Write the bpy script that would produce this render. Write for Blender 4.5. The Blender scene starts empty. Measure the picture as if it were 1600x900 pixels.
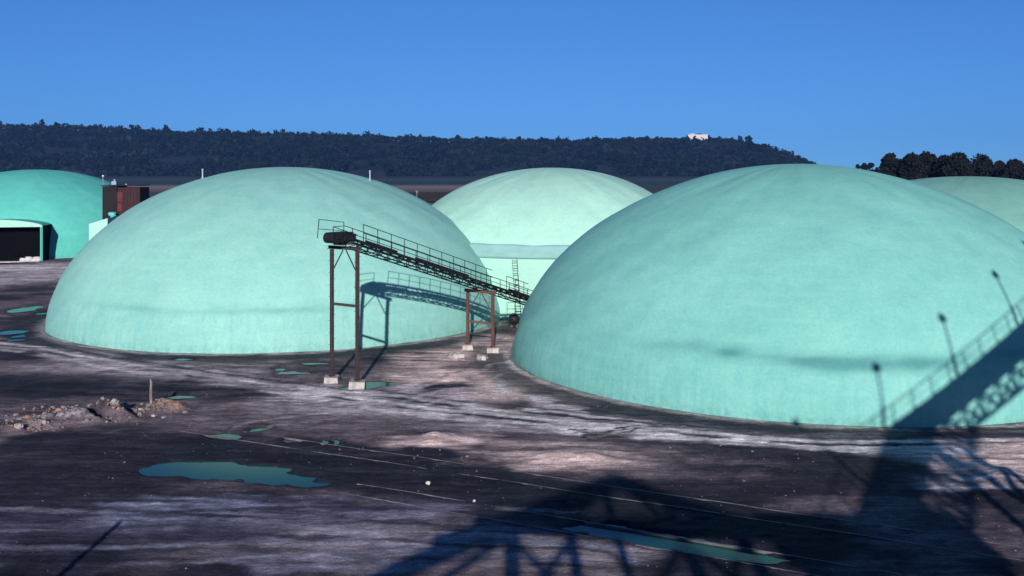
import bpy, math, random
import numpy as np
from mathutils import Vector, Matrix
random.seed(7); rng = np.random.default_rng(7)
SC = bpy.context.scene
COL = SC.collection
F, HZ, CH = 1556.0, 264.0, 15.0          # focal length in photo pixels, horizon row, camera height in metres
SUN_EL = math.radians(18.4); TS = math.tan(SUN_EL)

def G(px, py, z=0.0):                     # photo pixel -> world point at height z
    d = F*(CH-z)/(py-HZ)
    return ((px-800)*d/F, d)
def at(px, d): return (px-800)*d/F
def zat(py, d): return CH-(py-HZ)*d/F

# ---------------------------------------------------------------- noise
_tab = rng.random((256, 256))
def vnoise(x, y):
    x = np.asarray(x, float); y = np.asarray(y, float)
    xi = np.floor(x).astype(int); yi = np.floor(y).astype(int)
    fx = x-xi; fy = y-yi
    fx = fx*fx*(3-2*fx); fy = fy*fy*(3-2*fy)
    a = _tab[xi % 256, yi % 256]; b = _tab[(xi+1) % 256, yi % 256]
    c = _tab[xi % 256, (yi+1) % 256]; d = _tab[(xi+1) % 256, (yi+1) % 256]
    return (a*(1-fx)+b*fx)*(1-fy)+(c*(1-fx)+d*fx)*fy
def fbm(x, y, o=4):
    s = 0; a = 0.5; t = 0
    for i in range(o):
        s = s+a*vnoise(x*2**i+17.3*i, y*2**i+9.1*i); t += a; a *= 0.55
    return s/t
def sstep(a, b, x):
    t = np.clip((x-a)/(b-a), 0, 1); return t*t*(3-2*t)

# ---------------------------------------------------------------- materials
def mat(name, base, rough=0.8, metal=0.0, var=0.25, scale=3.0, bump=0.0, stretch=(1, 1, 1), second=None, spec=0.3, bscale=None):
    m = bpy.data.materials.new(name); m.use_nodes = True
    nt = m.node_tree; N = nt.nodes; L = nt.links
    b = N['Principled BSDF']
    b.inputs['Roughness'].default_value = rough; b.inputs['Metallic'].default_value = metal
    b.inputs['Specular IOR Level'].default_value = spec
    tc = N.new('ShaderNodeTexCoord'); mp = N.new('ShaderNodeMapping'); mp.inputs['Scale'].default_value = stretch
    L.new(tc.outputs['Object'], mp.inputs['Vector'])
    n = N.new('ShaderNodeTexNoise'); n.inputs['Scale'].default_value = scale; n.inputs['Detail'].default_value = 8
    n.inputs['Roughness'].default_value = 0.65
    L.new(mp.outputs['Vector'], n.inputs['Vector'])
    r = N.new('ShaderNodeValToRGB'); r.color_ramp.elements[0].position = 0.3; r.color_ramp.elements[1].position = 0.7
    s = second or [c*(1-var) for c in base]
    r.color_ramp.elements[0].color = (*s, 1); r.color_ramp.elements[1].color = (*[min(1, c*(1+var*0.5)) for c in base], 1)
    L.new(n.outputs['Fac'], r.inputs['Fac']); L.new(r.outputs['Color'], b.inputs['Base Color'])
    if bump:
        n2 = N.new('ShaderNodeTexNoise'); n2.inputs['Scale'].default_value = bscale or scale*2; n2.inputs['Detail'].default_value = 6
        L.new(mp.outputs['Vector'], n2.inputs['Vector'])
        bp = N.new('ShaderNodeBump'); bp.inputs['Strength'].default_value = bump; bp.inputs['Distance'].default_value = 0.1
        L.new(n2.outputs['Fac'], bp.inputs['Height']); L.new(bp.outputs['Normal'], b.inputs['Normal'])
    return m

def dome_mat(name, base, stain, dirt=0.5):
    """sprayed coating: mottled, rain streaks running down, chalky patches"""
    m = bpy.data.materials.new(name); m.use_nodes = True
    nt = m.node_tree; N = nt.nodes; L = nt.links; b = N['Principled BSDF']
    b.inputs['Roughness'].default_value = 0.72; b.inputs['Specular IOR Level'].default_value = 0.25
    tc = N.new('ShaderNodeTexCoord')
    def noise(scale, detail, st=(1, 1, 1), rough=0.6):
        mp = N.new('ShaderNodeMapping'); mp.inputs['Scale'].default_value = st
        L.new(tc.outputs['Object'], mp.inputs['Vector'])
        n = N.new('ShaderNodeTexNoise'); n.inputs['Scale'].default_value = scale; n.inputs['Detail'].default_value = detail
        n.inputs['Roughness'].default_value = rough
        L.new(mp.outputs['Vector'], n.inputs['Vector']); return n.outputs['Fac']
    def ramp(src, a, c, va=0.0, vc=1.0):
        r = N.new('ShaderNodeMapRange'); r.inputs['From Min'].default_value = a; r.inputs['From Max'].default_value = c
        r.inputs['To Min'].default_value = va; r.inputs['To Max'].default_value = vc
        L.new(src, r.inputs['Value']); return r.outputs['Result']
    def mix(fac, c1, c2):
        x = N.new('ShaderNodeMix'); x.data_type = 'RGBA'
        if isinstance(fac, float): x.inputs[0].default_value = fac
        else: L.new(fac, x.inputs[0])
        for i, c in ((6, c1), (7, c2)):
            if isinstance(c, tuple): x.inputs[i].default_value = (*c, 1)
            else: L.new(c, x.inputs[i])
        return x.outputs[2]
    big = ramp(noise(0.10, 5), 0.35, 0.68)
    mid = ramp(noise(0.55, 7, (1, 1, 1.6), 0.7), 0.38, 0.66)
    streak = ramp(noise(1.3, 6, (1, 1, 0.10), 0.65), 0.5, 0.72)
    ring = ramp(noise(0.9, 6, (0.16, 0.16, 2.2), 0.65), 0.48, 0.7)
    fine = ramp(noise(5.0, 6, (1, 1, 1), 0.75), 0.25, 0.75, 0.86, 1.09)
    light = tuple(min(0.95, c*1.10+0.02) for c in base)
    c = mix(big, base, light)
    dk = N.new('ShaderNodeMath'); dk.operation = 'MULTIPLY'; dk.inputs[1].default_value = 0.45*dirt; L.new(mid, dk.inputs[0])
    c = mix(dk.outputs[0], c, stain)
    dk2 = N.new('ShaderNodeMath'); dk2.operation = 'MULTIPLY'; dk2.inputs[1].default_value = 0.35*dirt; L.new(streak, dk2.inputs[0])
    c = mix(dk2.outputs[0], c, stain)
    sx = N.new('ShaderNodeSeparateXYZ'); L.new(tc.outputs['Object'], sx.inputs[0])
    lowz = ramp(sx.outputs['Z'], 4.2, 2.6)
    drip = ramp(noise(2.2, 5, (1, 1, 0.07), 0.6), 0.46, 0.66)
    dm = N.new('ShaderNodeMath'); dm.operation = 'MULTIPLY'; L.new(lowz, dm.inputs[0]); L.new(drip, dm.inputs[1])
    dm2 = N.new('ShaderNodeMath'); dm2.operation = 'MULTIPLY'; dm2.inputs[1].default_value = 0.55*dirt; L.new(dm.outputs[0], dm2.inputs[0])
    c = mix(dm2.outputs[0], c, stain)
    splash = ramp(sx.outputs['Z'], 0.9, 0.1)
    sm = N.new('ShaderNodeMath'); sm.operation = 'MULTIPLY'; L.new(splash, sm.inputs[0]); L.new(ramp(noise(1.8, 6, (1, 1, 1), 0.7), 0.42, 0.66), sm.inputs[1])
    sm2 = N.new('ShaderNodeMath'); sm2.operation = 'MULTIPLY'; sm2.inputs[1].default_value = 0.6; L.new(sm.outputs[0], sm2.inputs[0])
    c = mix(sm2.outputs[0], c, tuple(v*0.45+0.03 for v in stain))
    dk3 = N.new('ShaderNodeMath'); dk3.operation = 'MULTIPLY'; dk3.inputs[1].default_value = 0.5*dirt; L.new(ring, dk3.inputs[0])
    c = mix(dk3.outputs[0], c, light)
    # the seam above the footing ring carries a dirty line (attribute written on the mesh)
    at_ = N.new('ShaderNodeAttribute'); at_.attribute_name = 'seam'
    c = mix(at_.outputs['Fac'], c, tuple(v*0.70 for v in stain))
    hv = N.new('ShaderNodeHueSaturation'); L.new(c, hv.inputs['Color']); L.new(fine, hv.inputs['Value'])
    L.new(hv.outputs['Color'], b.inputs['Base Color'])
    bp = N.new('ShaderNodeBump'); bp.inputs['Strength'].default_value = 0.16; bp.inputs['Distance'].default_value = 0.12
    L.new(noise(0.9, 8, (1, 1, 1.5), 0.65), bp.inputs['Height']); L.new(bp.outputs['Normal'], b.inputs['Normal'])
    return m

M = {}
M['steel_dark'] = mat('dark_steel', (0.014, 0.014, 0.019), 0.6, 0.0, 0.5, 4)
M['steel_rust'] = mat('rusty_red_steel', (0.15, 0.075, 0.07), 0.75, 0, 0.5, 3, 0.2)
M['steel_brown'] = mat('brown_weathered_steel', (0.06, 0.042, 0.046), 0.75, 0, 0.5, 3, 0.2)
M['belt'] = mat('rubber_belt', (0.014, 0.014, 0.018), 0.7, 0, 0.4, 5)
M['rail'] = mat('polished_rail', (0.17, 0.155, 0.18), 0.55, 0.2, 0.7, 0.6)
M['wood_dark'] = mat('weathered_timber', (0.07, 0.055, 0.05), 0.9, 0, 0.5, 4, 0.4)
M['post_wood'] = mat('grey_post_timber', (0.26, 0.22, 0.22), 0.9, 0, 0.65, 6, 0.5, (1, 1, 0.25))
M['concrete'] = mat('pale_concrete', (0.62, 0.58, 0.58), 0.9, 0, 0.35, 2.5, 0.5)
M['footing'] = mat('dirty_footing_concrete', (0.46, 0.42, 0.42), 0.92, 0, 0.6, 1.6, 0.6)
M['gravel'] = mat('dull_gravel', (0.20, 0.17, 0.19), 0.95, 0, 0.6, 0.8, 0.4)
M['stone'] = mat('broken_stone', (0.22, 0.20, 0.225), 0.9, 0, 0.75, 0.7, 0.5)
M['stone_tan'] = mat('tan_broken_brick', (0.36, 0.20, 0.14), 0.9, 0, 0.5, 1.6, 0.5)
M['white_paint'] = mat('white_paint', (0.8, 0.8, 0.8), 0.5, 0, 0.1, 3)
M['vent_paint'] = mat('dull_white_pipe', (0.42, 0.45, 0.47), 0.6, 0, 0.25, 4)
M['red_shed'] = mat('rust_red_sheet', (0.036, 0.010, 0.014), 0.7, 0, 0.5, 0.6, 0.2, (3, 3, 0.4))
M['red_bright'] = mat('faded_red_panel', (0.11, 0.022, 0.028), 0.7, 0, 0.4, 0.9)
M['shed_dark'] = mat('dark_brown_sheet', (0.012, 0.009, 0.014), 0.8, 0, 0.5, 0.8)
M['car_rust'] = mat('dark_rust_wagon', (0.012, 0.010, 0.014), 0.8, 0, 0.5, 0.7, 0.2)
M['foliage_far'] = mat('far_foliage', (0.009, 0.014, 0.014), 0.95, 0, 0.5, 0.012, second=(0.005, 0.008, 0.009), spec=0.05)
M['foliage_dark'] = mat('dark_foliage', (0.013, 0.016, 0.019), 0.9, 0, 0.5, 0.35, second=(0.006, 0.008, 0.011), spec=0.1)
M['bark'] = mat('bark', (0.06, 0.05, 0.045), 0.95, 0, 0.5, 3, 0.5)
M['hill'] = mat('hill_soil', (0.020, 0.026, 0.032), 0.95, 0, 0.5, 0.02, spec=0.05)
M['powder'] = mat('pale_powder', (0.6, 0.56, 0.6), 0.95, 0, 0.25, 0.8, 0.5)
M['glass'] = mat('lamp_glass', (0.75, 0.75, 0.72), 0.3, 0, 0.1, 3)
M['blue_box'] = mat('pale_blue_metal', (0.25, 0.36, 0.55), 0.6, 0, 0.2, 2)
M['sheet'] = mat('grey_sheet_metal', (0.30, 0.31, 0.33), 0.55, 0.2, 0.3, 1.0, 0.1)
M['tunnel_shade'] = mat('painted_entrance_shade', (0.004, 0.004, 0.006), 0.95, 0, 0.4, 2, spec=0.05)  # near-black colour paints in the shade of the dome entrance
M['ring_dirty'] = mat('dirty_footing', (0.22, 0.25, 0.25), 0.9, 0, 0.7, 0.4, 0.4)
M['ring'] = mat('bare_ring_concrete', (0.25, 0.46, 0.47), 0.85, 0, 0.15, 0.5, 0.3, (1, 1, 2))

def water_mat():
    m = bpy.data.materials.new('reflection_tinted_water'); m.use_nodes = True
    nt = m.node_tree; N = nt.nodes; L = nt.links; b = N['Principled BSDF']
    b.inputs['Base Color'].default_value = (0.010, 0.070, 0.064, 1); b.inputs['Roughness'].default_value = 0.11  # teal base colour paints in the mint domes' reflection
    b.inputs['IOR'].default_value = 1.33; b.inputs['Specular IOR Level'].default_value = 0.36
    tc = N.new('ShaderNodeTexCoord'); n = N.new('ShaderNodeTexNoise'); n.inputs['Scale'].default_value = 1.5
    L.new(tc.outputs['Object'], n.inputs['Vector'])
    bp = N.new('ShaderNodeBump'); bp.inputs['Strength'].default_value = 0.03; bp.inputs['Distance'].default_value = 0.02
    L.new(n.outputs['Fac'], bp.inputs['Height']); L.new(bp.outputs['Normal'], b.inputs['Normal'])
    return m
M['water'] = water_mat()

def ground_mat():
    m = bpy.data.materials.new('dusty_ground'); m.use_nodes = True
    nt = m.node_tree; N = nt.nodes; L = nt.links; b = N['Principled BSDF']
    b.inputs['Specular IOR Level'].default_value = 0.15; b.inputs['Roughness'].default_value = 0.9
    a = N.new('ShaderNodeAttribute'); a.attribute_name = 'soil'
    tc = N.new('ShaderNodeTexCoord')
    def noise(scale, st=(1, 1, 1), rot=0.0, rough=0.7, detail=9):
        mp = N.new('ShaderNodeMapping'); mp.inputs['Scale'].default_value = st; mp.inputs['Rotation'].default_value = (0, 0, rot)
        L.new(tc.outputs['Object'], mp.inputs['Vector'])
        n = N.new('ShaderNodeTexNoise'); n.inputs['Scale'].default_value = scale; n.inputs['Detail'].default_value = detail
        n.inputs['Roughness'].default_value = rough
        L.new(mp.outputs['Vector'], n.inputs['Vector']); return n.outputs['Fac']
    def rng_(src, a0, a1, b0, b1):
        r = N.new('ShaderNodeMapRange'); r.inputs['From Min'].default_value = a0; r.inputs['From Max'].default_value = a1
        r.inputs['To Min'].default_value = b0; r.inputs['To Max'].default_value = b1
        L.new(src, r.inputs['Value']); return r.outputs['Result']
    def mul(p, q):
        x = N.new('ShaderNodeMath'); x.operation = 'MULTIPLY'; L.new(p, x.inputs[0]); L.new(q, x.inputs[1]); return x.outputs[0]
    f1 = rng_(noise(0.5), 0.32, 0.68, 0.5, 1.4)
    f2 = rng_(noise(1.6, (0.14, 1.3, 1), 0.16), 0.32, 0.68, 0.55, 1.45)
    f3 = rng_(noise(3.2, (0.5, 1, 1), 0.1, 0.85), 0.32, 0.68, 0.5, 1.45)
    f4 = rng_(noise(11.0, (0.8, 1, 1), 0.0, 0.9, 4), 0.34, 0.66, 0.62, 1.4)
    vo = N.new('ShaderNodeTexVoronoi'); vo.inputs['Scale'].default_value = 1.7; vo.inputs['Randomness'].default_value = 1.0
    L.new(tc.outputs['Object'], vo.inputs['Vector'])
    f5 = rng_(vo.outputs['Distance'], 0.03, 0.13, 1.45, 1.0)
    v = mul(mul(mul(mul(f1, f2), f3), f4), f5)
    hv = N.new('ShaderNodeHueSaturation'); L.new(a.outputs['Color'], hv.inputs['Color']); L.new(v, hv.inputs['Value'])
    L.new(hv.outputs['Color'], b.inputs['Base Color'])
    bp = N.new('ShaderNodeBump'); bp.inputs['Strength'].default_value = 0.75; bp.inputs['Distance'].default_value = 0.2
    L.new(noise(2.2, (0.6, 1, 1), 0.2, 0.75), bp.inputs['Height']); L.new(bp.outputs['Normal'], b.inputs['Normal'])
    return m
M['ground'] = ground_mat()

# ---------------------------------------------------------------- object helpers
class MB:
    def __init__(s): s.v = []; s.f = []
    def add(s, vs, fs):
        o = len(s.v); s.v += [tuple(p) for p in vs]; s.f += [tuple(i+o for i in f) for f in fs]; return s
    def box(s, c, size, rz=0.0):
        x, y, z = [k/2 for k in size]
        R = Matrix.Rotation(rz, 3, 'Z'); c = Vector(c)
        vs = [c+R @ Vector((sx*x, sy*y, sz*z)) for sx in (-1, 1) for sy in (-1, 1) for sz in (-1, 1)]
        return s.add(vs, [(0, 1, 3, 2), (4, 6, 7, 5), (0, 4, 5, 1), (2, 3, 7, 6), (0, 2, 6, 4), (1, 5, 7, 3)])
    def bar(s, p0, p1, w=0.1, h=None, up=(0, 0, 1)):
        h = h or w; p0 = Vector(p0); p1 = Vector(p1); d = (p1-p0).normalized(); u = Vector(up)
        if abs(d.dot(u)) > 0.98: u = Vector((0.83, -0.56, 0))
        sd = d.cross(u).normalized(); u = sd.cross(d)
        vs = [p+sd*a*w/2+u*b*h/2 for p in (p0, p1) for a, b in ((-1, -1), (1, -1), (1, 1), (-1, 1))]
        return s.add(vs, [(3, 2, 1, 0), (4, 5, 6, 7), (0, 1, 5, 4), (1, 2, 6, 5), (2, 3, 7, 6), (3, 0, 4, 7)])
    def tube(s, p0, p1, r0, r1=None, n=8):
        r1 = r0 if r1 is None else r1
        p0 = Vector(p0); p1 = Vector(p1); d = (p1-p0).normalized(); u = Vector((0, 0, 1)) if abs(d.z) < 0.95 else Vector((1, 0, 0))
        a = d.cross(u).normalized(); b = a.cross(d)
        vs = [p+(a*math.cos(t)+b*math.sin(t))*r for p, r in ((p0, r0), (p1, r1)) for t in [2*math.pi*i/n for i in range(n)]]
        fs = [(i, (i+1) % n, n+(i+1) % n, n+i) for i in range(n)]+[tuple(range(n))[::-1], tuple(range(n, 2*n))]
        return s.add(vs, fs)
    def hbeam(s, p0, p1, w, t=0.03, up=(0, 0, 1)):     # an I section: two flanges and a web
        p0 = Vector(p0); p1 = Vector(p1); d = (p1-p0).normalized(); u = Vector(up)
        if abs(d.dot(u)) > 0.98: u = Vector((0.827, -0.5627, 0))
        sd = d.cross(u).normalized(); u = sd.cross(d)
        s.bar(p0+u*(w/2-t/2), p1+u*(w/2-t/2), w, t, u); s.bar(p0-u*(w/2-t/2), p1-u*(w/2-t/2), w, t, u)
        s.bar(p0, p1, t, w-2*t-0.004, u); return s
    def rock(s, c, r, seed, squash=0.7):
        rr = random.Random(seed); n1, n2 = 7, 4
        vs = [(c[0], c[1], c[2]+r*squash*rr.uniform(0.7, 1.1))]
        for j in range(1, n2):
            t = math.pi*j/n2
            for i in range(n1):
                a = 2*math.pi*i/n1+rr.uniform(-.25, .25); q = r*rr.uniform(0.65, 1.2)
                vs.append((c[0]+q*math.sin(t)*math.cos(a), c[1]+q*math.sin(t)*math.sin(a), c[2]+q*squash*math.cos(t)))
        vs.append((c[0], c[1], c[2]-r*squash))
        fs = [(0, 1+i, 1+(i+1) % n1) for i in range(n1)]
        for j in range(n2-2):
            o = 1+j*n1
            fs += [(o+i, o+n1+i, o+n1+(i+1) % n1, o+(i+1) % n1) for i in range(n1)]
        o = 1+(n2-2)*n1; e = len(vs)-1
        fs += [(o+i, e, o+(i+1) % n1) for i in range(n1)]
        return s.add(vs, fs)
    def build(s, name, m, parent=None, smooth=False, origin=None):
        me = bpy.data.meshes.new(name)
        o_ = Vector(origin) if origin else Vector((0, 0, 0))
        me.from_pydata([tuple(Vector(p)-o_) for p in s.v], [], s.f); me.update()
        if smooth: me.polygons.foreach_set('use_smooth', [True]*len(me.polygons))
        return link(name, me, m, parent, o_)

def link(name, me, m, parent=None, loc=(0, 0, 0)):
    o = bpy.data.objects.new(name, me); COL.objects.link(o); o.location = loc
    if m: me.materials.append(m)
    if parent:
        w = Vector((0, 0, 0)); q = parent
        while q: w += q.location; q = q.parent
        o.parent = parent; o.location = Vector(loc)-w
    return o
def np_mesh(name, V, Fq):
    me = bpy.data.meshes.new(name); k = Fq.shape[1]
    me.vertices.add(len(V)); me.vertices.foreach_set('co', V.astype(np.float32).ravel())
    me.loops.add(Fq.size); me.loops.foreach_set('vertex_index', Fq.astype(np.int32).ravel())
    me.polygons.add(len(Fq)); me.polygons.foreach_set('loop_start', np.arange(0, Fq.size, k, dtype=np.int32))
    try: me.polygons.foreach_set('loop_total', np.full(len(Fq), k, dtype=np.int32))
    except Exception: pass
    me.update(calc_edges=True); me.validate(); return me
def thing(name, loc, label, cat, group=None):
    o = bpy.data.objects.new(name, None); COL.objects.link(o); o.location = loc; o.empty_display_size = 0.5
    return tag(o, label, cat, group)
def tag(o, label, cat, group=None):
    o['label'] = label; o['category'] = cat
    if group: o['group'] = group
    return o

# ---------------------------------------------------------------- puddles (world ellipses)
def ell(px, py, rx, ry):
    x, y = G(px, py); return (x, y, rx*y/F, ry*y*y/(F*CH))
PUD = [
    ([ell(300, 731, 75, 12), ell(375, 738, 80, 12.5), ell(440, 748, 60, 9), ell(490, 755, 34, 5)], 'large teal puddle reaching along the railway track in the foreground'),
    ([ell(357, 680.5, 28, 5.5)], 'oval teal puddle just above the large foreground puddle'),
    ([ell(405, 672, 16, 3.8)], 'small oval puddle up and right of the oval teal puddle'),
    ([ell(456, 689, 14, 4.2)], 'small puddle midway along the row of puddles above the track'),
    ([ell(506, 690, 7, 4)], 'tiny puddle, left one of the pair at the end of the row'),
    ([ell(526, 690, 8, 4)], 'tiny puddle, right one of the pair at the end of the row'),
    ([ell(283, 620, 22, 3.2)], 'thin puddle beside the rubble and the timber post'),
    ([ell(556, 605, 24, 4.2), ell(585, 600, 30, 4.5)], 'long puddle beside the right footing of the tall conveyor leg'),
    ([ell(40, 483, 19, 5.5)], 'larger puddle on the left edge beyond the big left dome'),
    ([ell(70, 489, 11, 3)], 'small puddle touching the left side of the big left dome'),
    ([ell(18, 519, 20, 4), ell(25, 525, 12, 3)], 'flat puddle at the left edge of the picture'),
    ([ell(24, 531, 13, 3)], 'narrow puddle just below the flat puddle at the left edge'),
    ([ell(285, 562, 17, 2.6)], 'thin puddle in the dark ditch before the big left dome'),
    ([ell(441, 576, 9, 2.2)], 'very small puddle left of the puddle group near the tall conveyor leg'),
    ([ell(458, 582, 24, 3.6)], 'broad shallow puddle near the tall conveyor leg'),
    ([ell(491, 567, 22, 2.8)], 'thin puddle at the dome foot behind the tall conveyor leg'),
    ([ell(930, 825, 50, 6), ell(975, 833, 55, 8), ell(1020, 841, 55, 9), ell(1065, 849, 55, 9.5), ell(1110, 857, 55, 9.5), ell(1155, 864, 50, 9), ell(1200, 872, 34, 7)], 'long dark puddle between the rails in the shadow at the bottom of the picture'),
]
def pud_dist(X, Y):
    D = np.full(X.shape, 9.0)
    for es, _ in PUD:
        for (cx, cy, rx, ry) in es:
            D = np.minimum(D, np.hypot((X-cx)/rx, (Y-cy)/ry))
    return D

# ---------------------------------------------------------------- domes: positions first (the ground uses them)
D1 = dict(c=(-23.35, 103.0), R=22.6, h=15.2, p=1.85, q=0.5)
D2 = dict(c=(23.1, 80.6), R=23.0, h=15.42, p=1.8, q=0.52)
D3 = dict(c=(4.5, 115.0), R=18.0, h=15.15)
D4 = dict(c=(at(58, 186), 186.0), R=23.5, h=14.9)
D5 = dict(c=(at(1512, 142), 142.0), R=26.5, h=13.95)

# ---------------------------------------------------------------- ground
def axis(lo, hi, parts):
    out = []
    for a, b, st in parts: out += list(np.arange(a, b, st))
    left = [out[0]]; st = parts[0][2]
    while left[-1] > lo: st *= 1.22; left.append(left[-1]-st)
    right = [out[-1]]; st = parts[-1][2]
    while right[-1] < hi: st *= 1.22; right.append(right[-1]+st)
    return np.array(left[::-1]+out[1:-1]+right)
xs = axis(-7000, 7000, [(-75, -38, 0.6), (-38, 42, 0.22), (42, 80, 0.6)])
ys = axis(-300, 9000, [(20, 34, 0.5), (34, 66, 0.19), (66, 112, 0.34), (112, 200, 1.2)])
X, Y = np.meshgrid(xs, ys, indexing='ij')
near = sstep(260, 150, Y)*sstep(160, 100, np.abs(X))
Z = near*(0.05+0.10*(fbm(X*0.35, Y*0.6, 5)-0.45)+0.10*(fbm(X*1.3, Y*2.2, 3)-0.5)+sstep(90, 60, Y)*0.09*(fbm(X*2.6+9, Y*2.9, 3)-0.5))
pd = pud_dist(X+1.2*(fbm(X*0.5, Y*0.9, 4)-0.5), Y+1.0*(fbm(X*0.5+40, Y*0.9, 4)-0.5)); pd = pd*(1+.35*(fbm(X*1.1, Y*2.6, 4)-.5))
Z = Z*sstep(0.9, 1.5, pd)-0.13*sstep(1.12, 0.82, pd)+0.035*sstep(0.95, 1.2, pd)*(pd < 2)
# rubble mound and small heaps
def heap(px, py, rx, ry, hh, seed):
    global Z
    cx, cy, ax, ay = ell(px, py, rx, ry)
    q = np.hypot((X-cx)/ax, (Y-cy)/ay)
    Z = Z+hh*sstep(1, 0, q)*(0.35+1.3*fbm(X*0.9+seed, Y*0.9, 4))
heap(150, 652, 110, 16, 0.75, 3); heap(260, 640, 42, 10, 0.55, 9); heap(40, 668, 60, 11, 0.5, 21)
heap(690, 686, 60, 14, 0.3, 33); heap(900, 716, 90, 18, 0.3, 41); heap(700, 592, 60, 10, 0.25, 47); heap(1180, 740, 60, 14, .25, 51)
heap(1560, 745, 60, 20, .3, 57)
for A_ in (G(600, 708), G(600, 764)):
    for o_ in (0, 1.5):
        dn = (X-A_[0]+.439*o_)*.439+(Y-A_[1]+.8985*o_)*.8985
        Z = np.where(np.abs(dn) < .5, np.minimum(Z, .015+.075*fbm(X*.35+o_*5, Y*.35, 3)), Z)
# soil colours
DK = np.array((0.034, 0.030, 0.050)); MD = np.array((0.18, 0.14, 0.16)); PL = np.array((0.82, 0.74, 0.77)); TN = np.array((0.80, 0.60, 0.58))
LV = np.array((0.54, 0.45, 0.49)); WET_VIGNETTE = np.array((0.019, 0.020, 0.036))  # darkest tone: wet soil, plus vignetting painted into the near left corner
nb = fbm(X*0.12, Y*0.2, 5); ns = fbm(X*0.11+5, Y*1.9+0.25*X, 5); nf = fbm(X*0.7, Y*1.2, 4)
C = DK+(MD-DK)*sstep(0.40, 0.62, nb)[..., None]
def blend(w, col):
    global C
    C = C*(1-w[..., None])+np.asarray(col)*w[..., None]
wx = X+3.0*(fbm(X*0.25, Y*0.4, 4)-0.5)*2; wy = Y+1.6*(fbm(X*0.25+31, Y*0.4, 4)-0.5)*2
def patch(px, py, rx, ry, col, amt=1.0, streak=0.5):
    cx, cy, ax, ay = ell(px, py, rx, ry)
    q = np.hypot((wx-cx)/ax, (wy-cy)/ay)
    w = sstep(1.15, 0.45, q)*amt
    w = w*(1-streak+streak*2*sstep(0.36, 0.62, ns))
    blend(np.clip(w, 0, 1), col)
def path(pts, width, col, amt=1.0, streak=0.4, soft=0.6):
    P = [G(*p) for p in pts]; d = np.full(X.shape, 1e9)
    for (x0, y0), (x1, y1) in zip(P[:-1], P[1:]):
        dx, dy = x1-x0, y1-y0
        t = np.clip(((wx-x0)*dx+(wy-y0)*dy)/(dx*dx+dy*dy), 0, 1)
        d = np.minimum(d, np.hypot(wx-x0-t*dx, wy-y0-t*dy))
    w = sstep(width, width*(1-soft), d)*amt*(1-streak+streak*2*sstep(0.36, 0.6, ns))
    blend(np.clip(w, 0, 1), col)
# yard around the domes
patch(60, 430, 260, 20, LV, .9); patch(40, 418, 120, 6, PL, .7); patch(90, 412, 40, 3, PL, .5); patch(60, 447, 50, 7, DK, .6)
patch(820, 540, 160, 40, TN, .55); patch(720, 560, 130, 22, TN, .55, .7); patch(720, 600, 200, 34, TN, .95, .25); patch(640, 615, 150, 20, LV, .8, .25); patch(790, 585, 60, 22, TN, .9, .2); patch(680, 585, 60, 10, TN, .8, .3)
patch(560, 630, 190, 28, LV, .95, .3); patch(740, 575, 60, 6, DK, .5)
patch(870, 712, 170, 28, TN, .55, .7); patch(680, 690, 110, 18, TN, .7, .6); patch(820, 665, 200, 20, LV, .7)
patch(250, 580, 260, 22, LV, .55)
path([(-200, 520), (60, 545), (200, 570), (350, 595), (480, 612), (600, 630), (700, 645)], 2.4, LV, .95)
path([(480, 612), (600, 628), (700, 640), (800, 652), (950, 668), (1100, 681), (1300, 692), (1480, 690), (1700, 690)], 2.1, PL, 1.0, .25)
path([(786, 560), (792, 590), (812, 615), (850, 634), (905, 650)], 1.0, PL, .9, .2)
path([(820, 640), (950, 660), (1100, 680), (1300, 696)], 1.1, PL, .8, .2)
patch(1560, 715, 150, 36, TN, .95); patch(1550, 755, 90, 14, PL, .5, .8); patch(1440, 700, 120, 20, PL, .6)
patch(200, 612, 230, 22, WET_VIGNETTE, .9, .3); patch(60, 595, 150, 16, WET_VIGNETTE, .8, .3); patch(120, 500, 130, 24, DK, .8, .2)
patch(690, 607, 45, 11, WET_VIGNETTE, .85, .2); patch(575, 600, 40, 10, DK, .6)
patch(140, 650, 160, 18, MD, .8); patch(265, 637, 32, 8, (0.42, 0.25, 0.18), .8, .3); patch(200, 648, 18, 5, (0.45, 0.24, 0.15), .8, .2)
patch(90, 655, 100, 10, (0.30, 0.27, 0.31), .6, .9)
# the track bed: dark cinders
path([(100, 690), (330, 712), (600, 745), (900, 792), (1240, 850)], 3.6, WET_VIGNETTE, .95, .15, .5)
path([(480, 690), (600, 712), (900, 762), (1240, 815)], 1.7, WET_VIGNETTE, .8, .2)
patch(1200, 750, 190, 36, DK, .85, .4); patch(1350, 740, 110, 30, DK, .7, .5)
patch(100, 730, 210, 45, DK, .8, .3)
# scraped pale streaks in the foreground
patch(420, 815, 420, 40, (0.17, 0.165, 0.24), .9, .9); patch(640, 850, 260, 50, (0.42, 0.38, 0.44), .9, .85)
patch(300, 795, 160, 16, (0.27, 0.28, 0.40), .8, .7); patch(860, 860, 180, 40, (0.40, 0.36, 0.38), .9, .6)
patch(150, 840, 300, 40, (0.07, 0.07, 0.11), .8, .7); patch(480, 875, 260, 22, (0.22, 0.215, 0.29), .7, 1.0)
patch(40, 880, 220, 50, WET_VIGNETTE, .85, .4); patch(80, 720, 230, 45, DK, .9, .3)  # first patch paints lens vignetting into the near left corner's soil
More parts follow.
